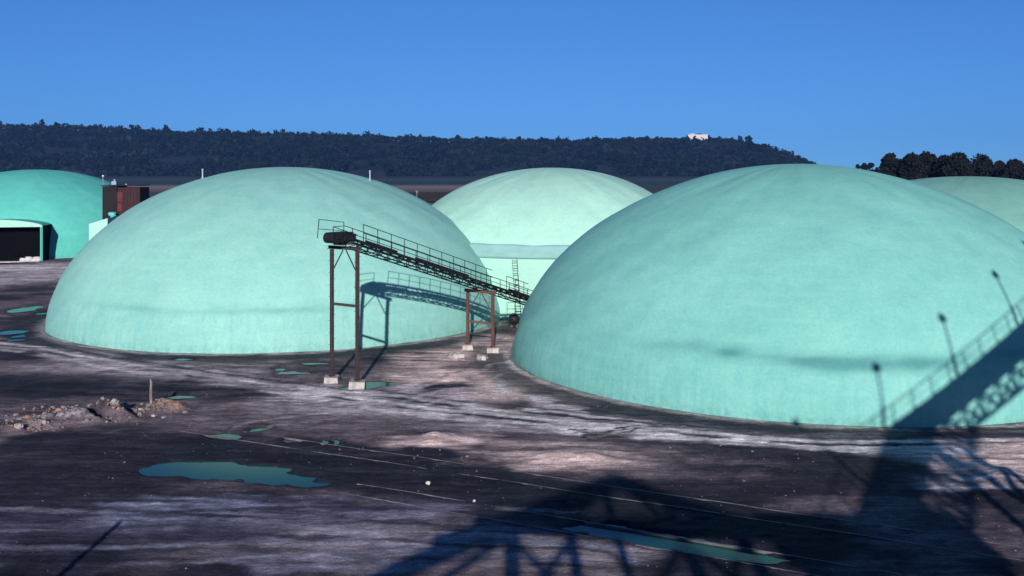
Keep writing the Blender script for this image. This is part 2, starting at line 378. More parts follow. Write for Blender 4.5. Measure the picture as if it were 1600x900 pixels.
# pale spilled coating and wet dark ditch round the domes
for d, amt, dk in ((D1, .55, .9), (D2, .6, .85), (D3, .5, .0), (D4, .6, .4)):
    r = np.hypot(X-d['c'][0], Y-d['c'][1])+0.7*(nf-0.5)-d['R']
    blend(sstep(4.4, 2.4, r)*sstep(0.5, 1.0, r)*dk*sstep(0.25, 0.45, fbm(X*.12+8, Y*.12, 3)), (0.045, 0.05, 0.062))
    blend(sstep(1.1, 0.35, r)*amt, (0.50, 0.46, 0.47))
path([(922, 684), (962, 671)], .22, DK, .9, 0, .3); path([(970, 684), (1000, 669)], .22, DK, .9, 0, .3); path([(945, 671), (968, 669)], .25, DK, .9, 0, .3)
def track_marks(pts, off, width, col, amt):
    P = [G(*p) for p in pts]
    d = np.full(X.shape, 1e9)
    for (x0, y0), (x1, y1) in zip(P[:-1], P[1:]):
        dx, dy = x1-x0, y1-y0; ll = math.hypot(dx, dy)
        t = np.clip(((X-x0)*dx+(Y-y0)*dy)/(ll*ll), 0, 1)
        sgn = ((X-x0)*-dy+(Y-y0)*dx)/ll
        dd = np.hypot(X-x0-t*dx, Y-y0-t*dy); d = np.where(dd < np.abs(d), np.sign(sgn)*dd, d)
    d = d+1.5*(fbm(X*.10, Y*.16, 3)-.5)+.35*(fbm(X*.8, Y*.8, 3)-.5)
    for o in (off-.9, off+.9):
        blend(np.clip(sstep(width, width*.3, np.abs(d-o))*amt*1.5*sstep(.36, .62, fbm(X*.22+o*7, Y*.5, 4)), 0, 1), col)
road = [(-200, 520), (60, 545), (200, 570), (350, 592), (480, 610), (600, 628), (700, 643), (800, 652), (950, 667), (1100, 680), (1300, 691), (1480, 690), (1700, 690)]
track_marks(road, .3, .42, DK*1.7, .75); track_marks(road, -.9, .35, PL, .5); track_marks(road, 1.5, .4, DK*1.5, .5)
track_marks([(470, 640), (600, 622), (700, 600), (780, 560), (800, 530)], 0, .35, DK*2.5, .28); track_marks([(420, 668), (640, 640), (740, 610), (800, 575)], .8, .35, PL, .22)
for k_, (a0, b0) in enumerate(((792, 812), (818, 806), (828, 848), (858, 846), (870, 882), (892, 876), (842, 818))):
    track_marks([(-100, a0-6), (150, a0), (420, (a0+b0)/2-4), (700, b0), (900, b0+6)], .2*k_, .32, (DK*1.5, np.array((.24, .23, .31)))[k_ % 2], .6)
# wet rims
blend(sstep(2.0, 1.15, pd)*0.6, WET_VIGNETTE)
# far fields
def band(y0, y1, col, s):
    w = sstep(y0-s, y0+s, Y+20*(nb-.5))*sstep(y1+s, y1-s, Y+20*(nb-.5)); blend(w, col)
def lim(px1): return sstep(at(px1+30, 800), at(px1-30, 800), X*800/np.maximum(Y, 100)+8*(nb-.5))
def band(y0, y1, col, s_, side=None):
    q = Y*(1+.05*(fbm(X*.004+3, Y*.001, 3)-.5)); w = sstep(y0-s_, y0+s_, q)*sstep(y1+s_, y1-s_, q)
    blend(w*(side if side is not None else 1), col)
band(215, 900, np.array((0.055, 0.065, 0.055)), 12); band(215, 720, np.array((0.075, 0.07, 0.065)), 12, lim(790)); band(720, 880, np.array((0.29, 0.20, 0.19)), 30, lim(770))
band(890, 1240, np.array((0.022, 0.062, 0.055)), 25); band(1240, 1450, np.array((0.075, 0.065, 0.075)), 30); band(1450, 2000, np.array((0.030, 0.045, 0.045)), 40); band(1960, 20000, np.array((0.016, 0.022, 0.027)), 30)
nx, ny = X.shape
V = np.stack([X, Y, Z], -1).reshape(-1, 3)
I = np.arange(nx*ny).reshape(nx, ny)
Fq = np.stack([I[:-1, :-1], I[1:, :-1], I[1:, 1:], I[:-1, 1:]], -1).reshape(-1, 4)
gm = np_mesh('ground', V, Fq)
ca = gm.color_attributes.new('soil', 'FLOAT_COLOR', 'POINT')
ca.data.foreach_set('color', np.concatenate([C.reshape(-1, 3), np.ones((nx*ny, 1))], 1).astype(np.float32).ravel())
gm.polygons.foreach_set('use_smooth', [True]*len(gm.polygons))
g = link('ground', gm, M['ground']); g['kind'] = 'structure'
def gz(x, y):
    i = min(max(np.searchsorted(xs, x), 1), nx-1); j = min(max(np.searchsorted(ys, y), 1), ny-1)
    return float(Z[i, j])

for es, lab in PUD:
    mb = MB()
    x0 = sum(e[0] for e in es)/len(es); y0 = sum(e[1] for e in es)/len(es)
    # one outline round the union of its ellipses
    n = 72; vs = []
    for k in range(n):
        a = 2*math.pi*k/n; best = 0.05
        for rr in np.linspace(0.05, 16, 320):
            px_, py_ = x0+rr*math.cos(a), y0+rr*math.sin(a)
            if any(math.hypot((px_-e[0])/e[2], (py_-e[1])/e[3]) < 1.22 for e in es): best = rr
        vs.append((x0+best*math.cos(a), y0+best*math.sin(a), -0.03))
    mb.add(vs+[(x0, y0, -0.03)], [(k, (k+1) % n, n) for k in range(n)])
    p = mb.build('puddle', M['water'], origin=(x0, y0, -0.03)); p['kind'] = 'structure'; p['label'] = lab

# ---------------------------------------------------------------- domes
M['mint1'] = dome_mat('mint_coating_pale', (0.255, 0.535, 0.49), (0.15, 0.44, 0.45), 0.8)
M['mint2'] = dome_mat('mint_coating_green', (0.195, 0.50, 0.46), (0.12, 0.41, 0.42), 0.85)
M['mint3'] = dome_mat('mint_coating_bright', (0.37, 0.66, 0.57), (0.28, 0.56, 0.52), 0.8)
M['mint4'] = dome_mat('mint_coating_teal', (0.10, 0.50, 0.44), (0.07, 0.42, 0.40), 0.8)
M['mint5'] = dome_mat('mint_coating_sea', (0.19, 0.44, 0.38), (0.14, 0.35, 0.34), 0.8)

def shell(root, d, m, zs=3.5, seam=0.5, seed=0, prof=None, lip=0.07, sw=0.24, win=(-140, -60)):
    n = 240; th = np.linspace(0, 2*np.pi, n, endpoint=False); R, h = d['R'], d['h']
    if prof is None:
        zl = np.concatenate([np.linspace(-0.4, zs-1.3, 14), np.linspace(zs-1.2, zs+1.2, 34), h*np.sin(np.linspace(math.asin((zs+1.3)/h), math.pi/2-0.004, 60))])
        rl = R*np.clip(1-(np.clip(zl, 0, None)/h)**d.get('p', 1.95), 0, 1)**d.get('q', 0.5)
    else: zl, rl = prof
    T, ZZ = np.meshgrid(th, zl, indexing='ij'); RR = np.broadcast_to(rl, T.shape).copy()
    ct, st = np.cos(T), np.sin(T)
    lump = fbm(ct*5+seed+20, st*5+ZZ*0.35+20, 4)-0.5
    fade = np.clip(RR/6, 0, 1)
    RR = RR+0.30*lump*fade
    sf = np.zeros_like(RR)
    if seam > 0:
        zw = zs+0.9*(fbm(ct*3+seed+7, st*3+7, 4)-0.5)
        on = 0.12+sstep(math.radians(win[0]), math.radians(win[0]+18), T-2*np.pi)*sstep(math.radians(win[1]), math.radians(win[1]-18), T-2*np.pi)*(0.55+0.6*sstep(.35, .6, fbm(ct*5+seed+3, st*5+13, 3)))
        RR = RR+lip*sstep(0.28, -0.12, ZZ-zw)*(0.5+0.5*on)
        sf = seam*on*np.exp(-((ZZ-zw-0.08)/sw)**2)
        sf = sf*np.clip(1.6*fbm(ct*9+seed, st*9+ZZ*.8, 4)-.12, 0, 1.1)
    Vd = np.stack([RR*ct, RR*st, ZZ+0.12*lump*fade*(ZZ > 0.5)], -1)
    m_ = len(zl); I = np.arange(n*m_).reshape(n, m_); J = np.roll(I, -1, 0)
    Fq = np.stack([I[:, :-1], J[:, :-1], J[:, 1:], I[:, 1:]], -1).reshape(-1, 4)
    me = np_mesh('shell', Vd.reshape(-1, 3), Fq)
    a = me.attributes.new('seam', 'FLOAT', 'POINT'); a.data.foreach_set('value', np.clip(sf, 0, 1).astype(np.float32).ravel())
    # cap at the crown
    import bmesh
    bm = bmesh.new(); bm.from_mesh(me); bm.verts.ensure_lookup_table()
    bm.faces.new([bm.verts[int(i)] for i in I[:, -1]]); bm.to_mesh(me); bm.free()
    me.polygons.foreach_set('use_smooth', [True]*len(me.polygons))
    return link('shell', me, m, root, (d['c'][0], d['c'][1], 0))
def footing(root, d, w=0.22, h=0.10):
    mb = MB(); n = 160; vs = []; cx, cy = d['c']
    for k in range(n):
        a = 2*math.pi*k/n; q = 0.10*math.sin(k*1.7)+0.08*math.sin(k*0.61)
        for r, z in ((d['R']+0.15+w+q, -0.3), (d['R']+0.15+w*0.8+q, h*0.6), (d['R']+0.15+w*0.3, h), (d['R']-0.3, h)):
            vs.append((cx+r*math.cos(a), cy+r*math.sin(a), z))
    fs = [(4*k+i, 4*((k+1) % n)+i, 4*((k+1) % n)+i+1, 4*k+i+1) for k in range(n) for i in range(3)]
    mb.add(vs, fs).build('footing_ring', M['ring_dirty'], root, True, (cx, cy, 0))
def ell_z(d, x, y):
    q = (math.hypot(x-d['c'][0], y-d['c'][1])/d['R'])**(1/d.get('q', .5))
    return d['h']*max(0, 1-q)**(1/d.get('p', 1.95))
def vent(root, d, px, dy, hh, r=0.07):
    y = d['c'][1]+dy; x = at(px, y); z = ell_z(d, x, y)
    mb = MB(); mb.tube((x, y, z-0.4), (x, y, z+hh), r, n=10); mb.tube((x, y, z+hh), (x, y, z+hh+0.10), r*1.5, n=10); mb.tube((x, y, z-0.2), (x, y, z+0.12), r*2.2, r*1.6, n=10)
    mb.build('vent_pipe', M['vent_paint'], root)

t = thing('storage_dome', (*D1['c'], 0), 'large mint green storage dome behind the conveyor, two white vent pipes near its top', 'dome', 'mint green storage domes')
shell(t, D1, M['mint1'], 3.5, 0.5, 1, lip=0.05, sw=0.30, win=(-128, -50)); footing(t, D1)
vent(t, D1, 316.5, -2, .85, .065); vent(t, D1, 578, -2, .95, .065)
t = thing('storage_dome', (*D2['c'], 0), 'nearest and largest mint green storage dome with a lattice shadow across its right side', 'dome', 'mint green storage domes')
shell(t, D2, M['mint2'], 3.75, 0.95, 9, lip=0.10, sw=0.48, win=(-138, -62)); footing(t, D2)

# middle dome: upright wall, ring beam, cap
t3 = thing('storage_dome', (*D3['c'], 0), 'pale mint dome in the middle with an upright wall, grey ring band and ladder below', 'dome', 'mint green storage domes')
zb, zt = 6.15, 7.35
a_, b_, zc = 18.0, 11.9, D3['h']-11.9
ph = np.linspace(math.asin((zt-zc)/b_), math.pi/2-0.004, 60)
shell(t3, D3, M['mint3'], seam=0, seed=9, prof=(zc+b_*np.sin(ph), (a_-0.25)*np.cos(ph)))
mb = MB(); n = 180; vs = []
wallz = [-0.4, 0.5, 2.0, 4.0, zb+0.15]
for k in range(n):
    a = 2*math.pi*k/n
    for z in wallz: vs.append((D3['c'][0]+17.35*math.cos(a), D3['c'][1]+17.35*math.sin(a), z))
mb.add(vs, [(5*k+i, 5*((k+1) % n)+i, 5*((k+1) % n)+i+1, 5*k+i+1) for k in range(n) for i in range(4)])
mb.build('wall', M['mint3'], t3, True, (*D3['c'], 0))
mb = MB(); vs = []
for k in range(n):
    a = 2*math.pi*k/n; b = 0.035*(math.sin(k*.37)+math.sin(k*.9))
    for r, z in ((17.2, zb), (17.48, zb+0.02), (17.48, zb+0.25), (17.47, zt-.1), (17.47, zt+0.0+b), (17.0, zt+0.16+b)): vs.append((D3['c'][0]+r*math.cos(a), D3['c'][1]+r*math.sin(a), z))
mb.add(vs, [(6*k+i, 6*((k+1) % n)+i, 6*((k+1) % n)+i+1, 6*k+i+1) for k in range(n) for i in range(5)])
mb.build('ring_beam', M['ring'], t3, True, (*D3['c'], 0))

# left dome with the vaulted entrance
t4 = thing('storage_dome', (*D4['c'], 0), 'teal dome at the left edge with a wide dark entrance', 'dome', 'mint green storage domes')
shell(t4, D4, M['mint4'], 3.4, 0.25, 13)
PA = math.radians(12); PD = Vector((-math.sin(PA), math.cos(PA), 0)); PR = Vector((math.cos(PA), math.sin(PA), 0))   # inwards, to the right
PC = Vector((at(66, 161.5), 161.5, 0)); PW_ = 13.0; PH = zat(353.5, 161.5)
def pq(r, d, z): p = PC+PR*r+PD*d; return (p.x, p.y, z)           # r metres right of the right jamb, d metres inwards
def portal(root):
    n = 28; arch = [(-PW_+PW_*k/n, PH+.15+.95*math.sin(math.pi*k/n)**.7) for k in range(n+1)]
    e = thing_part('entrance', root)
    mb = MB(); vs = []; fs = []                  # lit panel over the opening, 0.3 m thick
    for (r, z) in arch: vs += [pq(r, 0, z), pq(r, 0, PH-.1), pq(r, .3, z), pq(r, .3, PH-.1)]
    for k in range(n):
        a = 4*k; b = a+4
        fs += [(a, a+1, b+1, b), (a+2, b+2, b+3, a+3), (a, b, b+2, a+2), (a+1, a+3, b+3, b+1)]
    mb.add(vs, fs).build('hood', M['mint3'], e)
    mb = MB(); vs = []; fs = []
    for (r, z) in arch: vs += [pq(r, .3, z-.03), pq(r, 7.5, z-.12), pq(r, .3, z-.2), pq(r, 7.5, z-.3)]
    for k in range(n):
        a = 4*k; b = a+4
        fs += [(a, a+1, b+1, b), (a+2, b+2, b+3, a+3), (a, b, b+2, a+2)]
    mb.add(vs, fs).build('vault', M['mint4'], e)
    for r in (-.14, -PW_+.14): mb = MB(); mb.bar(pq(r, .1, 0), pq(r, .1, PH-.12), .28, .3); mb.build('jamb', M['mint4'], e)
    for r in (.02, -PW_-.02):
        mb = MB(); mb.add([pq(r+q, d, z) for q in (-.06, .06) for d in (.32, 6.5) for z in (-.2, PH-.05)], [(0, 1, 3, 2), (4, 6, 7, 5), (0, 4, 5, 1), (2, 3, 7, 6), (0, 2, 6, 4), (1, 5, 7, 3)]); mb.build('side_wall', M['tunnel_shade'], e)  # near-black colour paints the shaded side of the entrance
    mb = MB(); mb.add([pq(r, d, z) for r in (-PW_+.3, -.3) for d in (2.6, 2.8) for z in (-.2, PH+.3)], [(0, 1, 3, 2), (4, 6, 7, 5), (0, 4, 5, 1), (2, 3, 7, 6), (0, 2, 6, 4), (1, 5, 7, 3)]); mb.build('shade_panel', M['tunnel_shade'], e)  # dark panel added to stand for the shaded interior
def thing_part(name, root):
    # a real mesh part (threshold slab) that carries the rest of the entrance
    c_ = PC+PR*(-PW_/2)-PD*.6; mb = MB(); mb.box((c_.x, c_.y, 0.06), (12.6, 0.9, 0.16), PA); return mb.build(name, M['concrete'], root)
portal(t4)
mb = MB(); x0, x1 = at(139, 152), at(168, 152)
mb.add([(x0, 152, -.2), (x1, 152, -.2), (x1, 152, zat(341, 152)), (x0, 152, zat(350, 152)), (x0, 166, -.2), (x1, 166, -.2), (x1, 166, zat(341, 152)+.8), (x0, 166, zat(350, 152)+.8)],
       [(0, 1, 2, 3), (7, 6, 5, 4), (3, 2, 6, 7), (0, 3, 7, 4), (1, 5, 6, 2)])
mb.build('side_annex', M['mint3'], t4)
# spilled product in the entrance
mb = MB(); xr = at(66, 160)
n = 20
for k in range(14):
    mb.rock(pq(-.7-3.0*random.random()**1.4, .9+random.random()*1.0, .1), random.uniform(.4, .95), 300+k, .8)
o = mb.build('powder_heap', M['powder'], smooth=True, origin=(xr-1, 161, 0)); tag(o, 'pale heap of powder inside the dark entrance of the left dome', 'heap')

t = thing('storage_dome', (*D5['c'], 0), 'far right storage dome, only its low green top showing behind the nearest dome', 'dome', 'mint green storage domes')
shell(t, D5, M['mint5'], 3.4, 0.2, 17)

# ---------------------------------------------------------------- inclined conveyor
B1 = Vector((-11.62, 69.1, 0)); B2 = Vector((-2.62, 82.0, 0))
zB1, zB2 = 9.62, 5.02
L12 = (B2-B1).length
u = (B2-B1).normalized(); w = Vector((u.y, -u.x, 0)); slope = (zB2-zB1)/L12
def cp(s, side=0.0, up=0.0):            # s metres from the first bent along the belt, side towards the camera, up above the bearing line
    p = B1+u*s+w*side; return Vector((p.x, p.y, zB1+slope*s+up))
conv = thing('belt_conveyor', (B1.x, B1.y, 0), 'dark inclined belt conveyor on two rusty red steel bents between the domes', 'conveyor')
s0, s1 = -0.9, L12+8.8
hw = 0.56
for side in (-hw, hw):
    mb = MB()
    mb.bar(cp(s0+1.6, side, 0.06), cp(s1, side, 0.06), 0.07, 0.09)
    mb.bar(cp(s0, side, 0.56), cp(s1, side, 0.56), 0.08, 0.15)
    n = 22
    for k in range(n+1):
        s = s0+1.6+(s1-s0-1.6)*k/n
        mb.bar(cp(s, side, 0.08), cp(s, side, 0.52), 0.05)
        if k < n:
            sb = s+(s1-s0-1.6)/n
            mb.bar(cp(s, side, 0.52 if k % 2 else 0.08), cp(sb, side, 0.08 if k % 2 else 0.52), 0.045)
    mb.build('side_truss', M['steel_dark'], conv, origin=cp(s0, side))
mb = MB()
k = s0+1.6
while k < s1:
    mb.bar(cp(k, -hw, 0.06), cp(k, hw, 0.06), 0.05); k += 1.2
mb.build('cross_ties', M['steel_dark'], conv, origin=cp(s0))
mb = MB(); mb.bar(cp(s0-.2, 0, 0.70), cp(s1, 0, 0.70), 0.8, 0.04); mb.bar(cp(s0+1.0, 0, 0.44), cp(s1, 0, 0.44), 0.76, 0.025)
k = s0+1
while k < s1:
    mb.tube(cp(k, -.45, 0.63), cp(k, .45, 0.63), 0.05); k += 1.0
mb.build('belt', M['belt'], conv, origin=cp(s0))
for a, b in ((1.6, 5.0), (7.0, 13.6), (L12+3.4, L12+6.9)):
    for side in (-.45, .45):
        mb = MB(); mb.bar(cp(a, side, .77), cp(b, side, .77), 0.03, 0.16); mb.build('skirt_board', M['steel_dark'], conv, origin=cp(a, side))
# drive head
mb = MB()
def hb(a, b, z0_, z1_, wd):
    p = B1+u*a; q = B1+u*b
    vs = []
    for P in (p, q):
        for sgn in (-1, 1):
            for zz in (z0_, z1_):
                vs.append((P.x+w.x*sgn*wd/2, P.y+w.y*sgn*wd/2, zz))
    mb.add(vs, [(0, 1, 3, 2), (4, 6, 7, 5), (0, 4, 5, 1), (2, 3, 7, 6), (0, 2, 6, 4), (1, 5, 7, 3)])
hb(-.85, 0.30, zB1+.34, zB1+1.02, 1.15); hb(.30, .62, zB1+.36, zB1+.88, 1.0)
hb(-.6, -.35, zB1+.13, zB1+.34, 1.0); hb(.05, .25, zB1+.13, zB1+.34, 1.0)
hood = mb.build('drive_housing', M['steel_dark'], conv, origin=(B1.x, B1.y, zB1+.34))
mb = MB(); pc = B1+u*(-1.2)+Vector((0, 0, zB1+.66)); mb.tube(pc-w*.5, pc+w*.5, 0.37, n=20); mb.tube(pc-w*.68, pc+w*.68, .07); mb.build('head_pulley', M['belt'], hood, origin=pc)
mb = MB(); pm = B1+u*(-.3)+w*.85+Vector((0, 0, zB1+.62)); mb.tube(pm-u*.4, pm+u*.35, .22, n=16); mb.tube(pm-u*.52, pm-u*.4, .15, n=16); mb.box(pm-Vector((0, 0, .32)), (.4, .3, .24)); mb.build('motor', M['steel_dark'], hood, origin=pm)
# handrails: tall rail on the far walkway, lower rail on the near side
def rail(side, sa, sb, base, top, mid, step, first=0.0, r=.03):
    mb = MB()
    mb.tube(cp(sa, side, top), cp(sb, side, top), r, n=6)
    if mid: mb.tube(cp(sa, side, mid), cp(sb, side, mid), r*.85, n=6)
    k = sa+first
    while k <= sb+.01:
        mb.tube(cp(k, side, base), cp(k, side, top), r, n=6); k += step
    return mb
mb = rail(-1.0, 2.95, 18.8, .95, 2.22, 1.6, 1.5); mb.build('handrail', M['steel_dark'], conv, origin=cp(3, -1.0))
mb = rail(-1.0, 20.9, s1-.2, .95, 2.15, 1.5, 1.35); mb.build('handrail', M['steel_dark'], conv, origin=cp(21, -1.0))
mb = rail(.66, -.6, s1-.2, .5, 1.30, .92, 1.35, first=.7)
p = cp(-.6, .66, 1.30); q = B1+u*(-1.75)+w*.66+Vector((0, 0, p.z)); mb.tube(q, p, .026, n=6); mb.tube(q, (q.x, q.y, zB1+.75), .03, n=6); mb.tube(q, cp(.6, .66, .95), .026, n=6)
mb.build('handrail', M['steel_dark'], conv, origin=cp(0, .66))
mb = MB()       # platform rail round the head end
P = [B1+u*a+w*b for a, b in ((.9, -.95), (-1.5, -.95), (-1.85, -.75))]
ZT = (zB1+1.62, zB1+1.92, zB1+.65)
mb.tube((P[0].x, P[0].y, ZT[0]), (P[1].x, P[1].y, ZT[1]), .026, n=6); mb.tube((P[1].x, P[1].y, ZT[1]), (P[2].x, P[2].y, ZT[2]), .03, n=6)
mb.tube((P[0].x, P[0].y, ZT[0]-.62), (P[1].x, P[1].y, ZT[1]-.66), .024, n=6); mb.tube((P[0].x, P[0].y, zB1+.4), (P[0].x, P[0].y, ZT[0]), .028, n=6)
mb.build('platform_rail', M['steel_dark'], conv, origin=(P[1].x, P[1].y, zB1))
mb = MB(); mb.bar(cp(.9, -.80, .90), cp(s1, -.80, .90), .44, .04); mb.bar(cp(.9, -1.01, .93), cp(s1, -1.01, .93), .03, .10)
for k in np.arange(1, s1, 1.5): mb.bar(cp(k, -hw, .60), cp(k, -1.02, .86), .05, .06)
mb.build('walkway', M['steel_dark'], conv, origin=cp(0, -.8))

def bent(B, zt, pegs, hw_):
    base = 0.46
    cbm = MB(); a = B-w*(hw_+.35); b = B+w*(hw_+.35)
    cbm.hbeam((a.x, a.y, zt+.0), (b.x, b.y, zt+.0), .23)
    sm = M['steel_brown'] if pegs else M['steel_rust']; root = cbm.build('support_bent', sm, conv, origin=(B.x, B.y, zt))
    for sg in (-1, 1):
        q = B+w*sg*hw_
        mb = MB(); mb.hbeam((q.x, q.y, base), (q.x, q.y, zt-.14), .21)
        mb.box((q.x, q.y, base+.06), (.42, .42, .05), .6)
        if pegs:
            for i in range(20):
                zz = 1.0+i*.42
                if zz < zt-.3: mb.tube((q.x, q.y, zz), (q.x+(.24 if i % 2 else -.24), q.y, zz), .016, n=5)
        mb.build('leg', sm, root, origin=(q.x, q.y, base))
        mb = MB(); mb.bar((q.x, q.y, zt-1.75), (B.x+w.x*sg*.15, B.y+w.y*sg*.15, zt-.16), .065); mb.build('knee_brace', sm, root, origin=(q.x, q.y, zt-1))
    zm = zt*.585 if pegs else zt*.48
    a = B-w*(hw_-.13); b = B+w*(hw_-.13)
    mb = MB(); mb.bar((a.x, a.y, zm), (b.x, b.y, zm), .13, .17); mb.build('strut', sm, root, origin=(B.x, B.y, zm))
    for sg in (-1, 1):
        q = B+w*sg*hw_; sz = 1.12 if pegs else 1.0
        mb = MB()
        hx = sz/2
        vs = []
        rr = random.Random(int(q.x*100))
        for zz, k in ((-.3, 1.05), (base, .95)):
            for sx, sy in ((-1, -1), (1, -1), (1, 1), (-1, 1)): vs.append((q.x+sx*hx*k*rr.uniform(.82, 1.1), q.y+sy*hx*k*rr.uniform(.82, 1.1), zz+(.10*rr.random()-.05)))
        mb.add(vs, [(3, 2, 1, 0), (4, 5, 6, 7), (0, 1, 5, 4), (1, 2, 6, 5), (2, 3, 7, 6), (3, 0, 4, 7)])
        mb.build('concrete_footing', M['footing'], root, origin=(q.x, q.y, 0))
bent(B1, zB1-.1, True, 1.22); bent(B2, zB2-.1, False, 1.28)
# loose concrete blocks beside the lower bent
for i, (px, py, sz, lab) in enumerate(((711, 560, 1.0, 'pale concrete block left of the lower conveyor bent'), (752, 563, .8, 'pale concrete block between the legs of the lower conveyor bent'))):
    x, y = G(px, py); mb = MB(); mb.rock((x, y, .2), sz*.62, 50+i, .6); mb.box((x+.15, y, .16), (sz, sz*.7, .42), .4+i)
    tag(mb.build('concrete_block', M['footing'], origin=(x, y, 0)), lab, 'block')

# ---------------------------------------------------------------- ladder and machine by the middle dome
cx, cy = D3['c']
lb = Vector((at(812, 94.5), 94.5, 0)); lt_y = 97.45; lt = Vector((at(804, lt_y), lt_y, zat(403, lt_y)))
t = thing('ladder', lb, 'slim steel ladder leaning on the upright wall of the middle dome', 'ladder')
sd = Vector((1, 0, 0))
for sg in (-1, 1):
    mb = MB(); mb.bar(lb+sd*.23*sg, lt+sd*.23*sg, .035, .06); mb.build('stile', M['sheet'] if sg < 0 else M['steel_dark'], t, origin=lb)
for k in range(1, 14):
    p = lb.lerp(lt, k/13.6); mb = MB(); mb.bar(p-sd*.28, p+sd*.28, .06, .06); mb.build('rung', M['steel_dark'], t, origin=p)
my = 93.2; mx = at(803, my)
t = thing('pump_unit', (mx, my, 0), 'small dark machine with a rounded top on a low platform at the ladder foot', 'machine')
mb = MB(); mb.box((mx+.05, my, .12), (2.4, 1.3, .24)); mb.build('skid', M['steel_dark'], t, origin=(mx, my, 0))
mb = MB(); mb.tube((mx, my-.5, .95), (mx, my+.5, .95), .5, n=20); mb.build('tank', M['steel_dark'], t, True, origin=(mx, my, .9))
mb = MB(); mb.box((mx-.2, my, .45), (.2, .9, .42)); mb.box((mx+.28, my, .45), (.2, .9, .42)); mb.build('stand', M['steel_rust'], t, origin=(mx, my, .3))

# ---------------------------------------------------------------- railway tracks
tdir = Vector((.8985, -.439, 0)); tn = Vector((.439, .8985, 0))
def track(A, sa, sb, label):
    A = Vector((A[0], A[1], 0)); root = thing('railway_track', A, label, 'railway track', 'railway tracks across the yard')
    n = int((sb-sa)/.6)
    for sg in (0, 1):
        off = -tn*1.50*sg
        mb = MB(); k = 0; st = 1.0; pts = []
        s = sa
        while s <= sb:
            p = A+off+tdir*s; lat = .03*math.sin(s*.35+sg)
            pts.append((p+tn*lat, .042+.012*math.sin(s*.8+sg))); s += st
        for (p, z), (q, z2) in zip(pts[:-1], pts[1:]):
            mb.bar((p.x, p.y, z), (q.x, q.y, z2), .055, .04); mb.bar((p.x, p.y, z-.07), (q.x, q.y, z2-.07), .03, .09)
        mb.build('rail', M['rail'], root, origin=A+off)
track(G(600, 708), -13, 30, 'railway track nearer the domes, thin bright rails in dark cinders')
track(G(600, 764), -1.5, 26, 'railway track nearer the camera, running from the large puddle into the shadow')

# ---------------------------------------------------------------- post, rubble
x, y = G(236, 641); zg = gz(x, y)
t = thing('timber_post', (x, y, zg), 'grey weathered timber post standing in the rubble heap', 'post')
mb = MB(); n = 10
for k in range(8):
    mb.tube((x+.012*math.sin(k), y, zg-.3+.225*k*1.0), (x+.012*math.sin(k+1), y, zg-.3+.225*(k+1)), .105-.004*k, .105-.004*(k+1), 9)
mb.build('shaft', M['post_wood'], t, origin=(x, y, zg))
mb = MB(); mb.tube((x-.02, y, zg+1.49), (x-.04, y, zg+1.68), .07, .03, 7); mb.build('splintered_top', M['post_wood'], t, origin=(x, y, zg+1.5))
mb = MB(); mb2 = MB()
for i in range(1300):
    a = random.random()
    cxp, cyp, rx, ry = random.choice(((150, 652, 105, 14), (185, 648, 45, 8), (40, 668, 55, 10), (255, 640, 40, 9), (120, 640, 80, 8), (60, 655, 60, 8)))
    px = random.gauss(cxp, rx*.4); py = random.gauss(cyp, ry*.4)
    if py < 600: continue
    x, y = G(px, py); r = min(.22, .04*math.exp(random.gauss(.2, .65)))
    (mb2 if random.random() < .2 else mb).rock((x, y, gz(x, y)+r*.05), r, 1000+i, .75)
o = mb.build('rubble', M['stone'], origin=(*G(150, 652), 0)); o['kind'] = 'stuff'; o['label'] = 'grey broken stone rubble heaped round the timber post'
o = mb2.build('brick_rubble', M['stone_tan'], origin=(*G(150, 652), 0)); o['kind'] = 'stuff'; o['label'] = 'tan broken brick scattered through the rubble heap'
mb = MB()
for i in range(1100):
    x = random.uniform(-22, 24); y = random.uniform(37, 70); r = .016*math.exp(abs(random.gauss(.1, .55)))
    if pud_dist(np.array([x]), np.array([y]))[0] < 1.3: continue
    mb.rock((x, y, gz(x, y)+r*.3), r, 4000+i, .7)
o = mb.build('gravel', M['gravel'], origin=(0, 50, 0)); o['kind'] = 'stuff'; o['label'] = 'loose stones scattered over the dirt yard'
for i, (px, py, r) in enumerate(((187, 643, .34), (178, 652, .4), (140, 655, .28), (220, 646, .3), (105, 645, .26), (28, 675, .4), (70, 668, .33), (160, 660, .3), (240, 652, .24), (55, 660, .25))):
    r *= .62; x, y = G(px, py); mb = MB(); mb.rock((x, y, gz(x, y)+r*.3), r, 77+i, .75); mb.rock((x+r*.6, y+.1, gz(x, y)+r*.1), r*.6, 177+i, .7)
    tag(mb.build('stone_lump', M['footing'], origin=(x, y, 0)), 'pale broken lump of stone in the rubble heap by the post', 'stone', 'pale stone lumps in the rubble')
for i, (px, py, r, lab) in enumerate(((669, 759, .12, 'small white stone between the two railway tracks'), (741, 786, .08, 'smaller white stone lying beside the nearer railway track'))):
    x, y = G(px, py); mb = MB(); mb.rock((x, y, gz(x, y)+r*.5), r, 900+i, .8)
    tag(mb.build('stone_lump', M['concrete'], origin=(x, y, 0)), lab, 'stone')

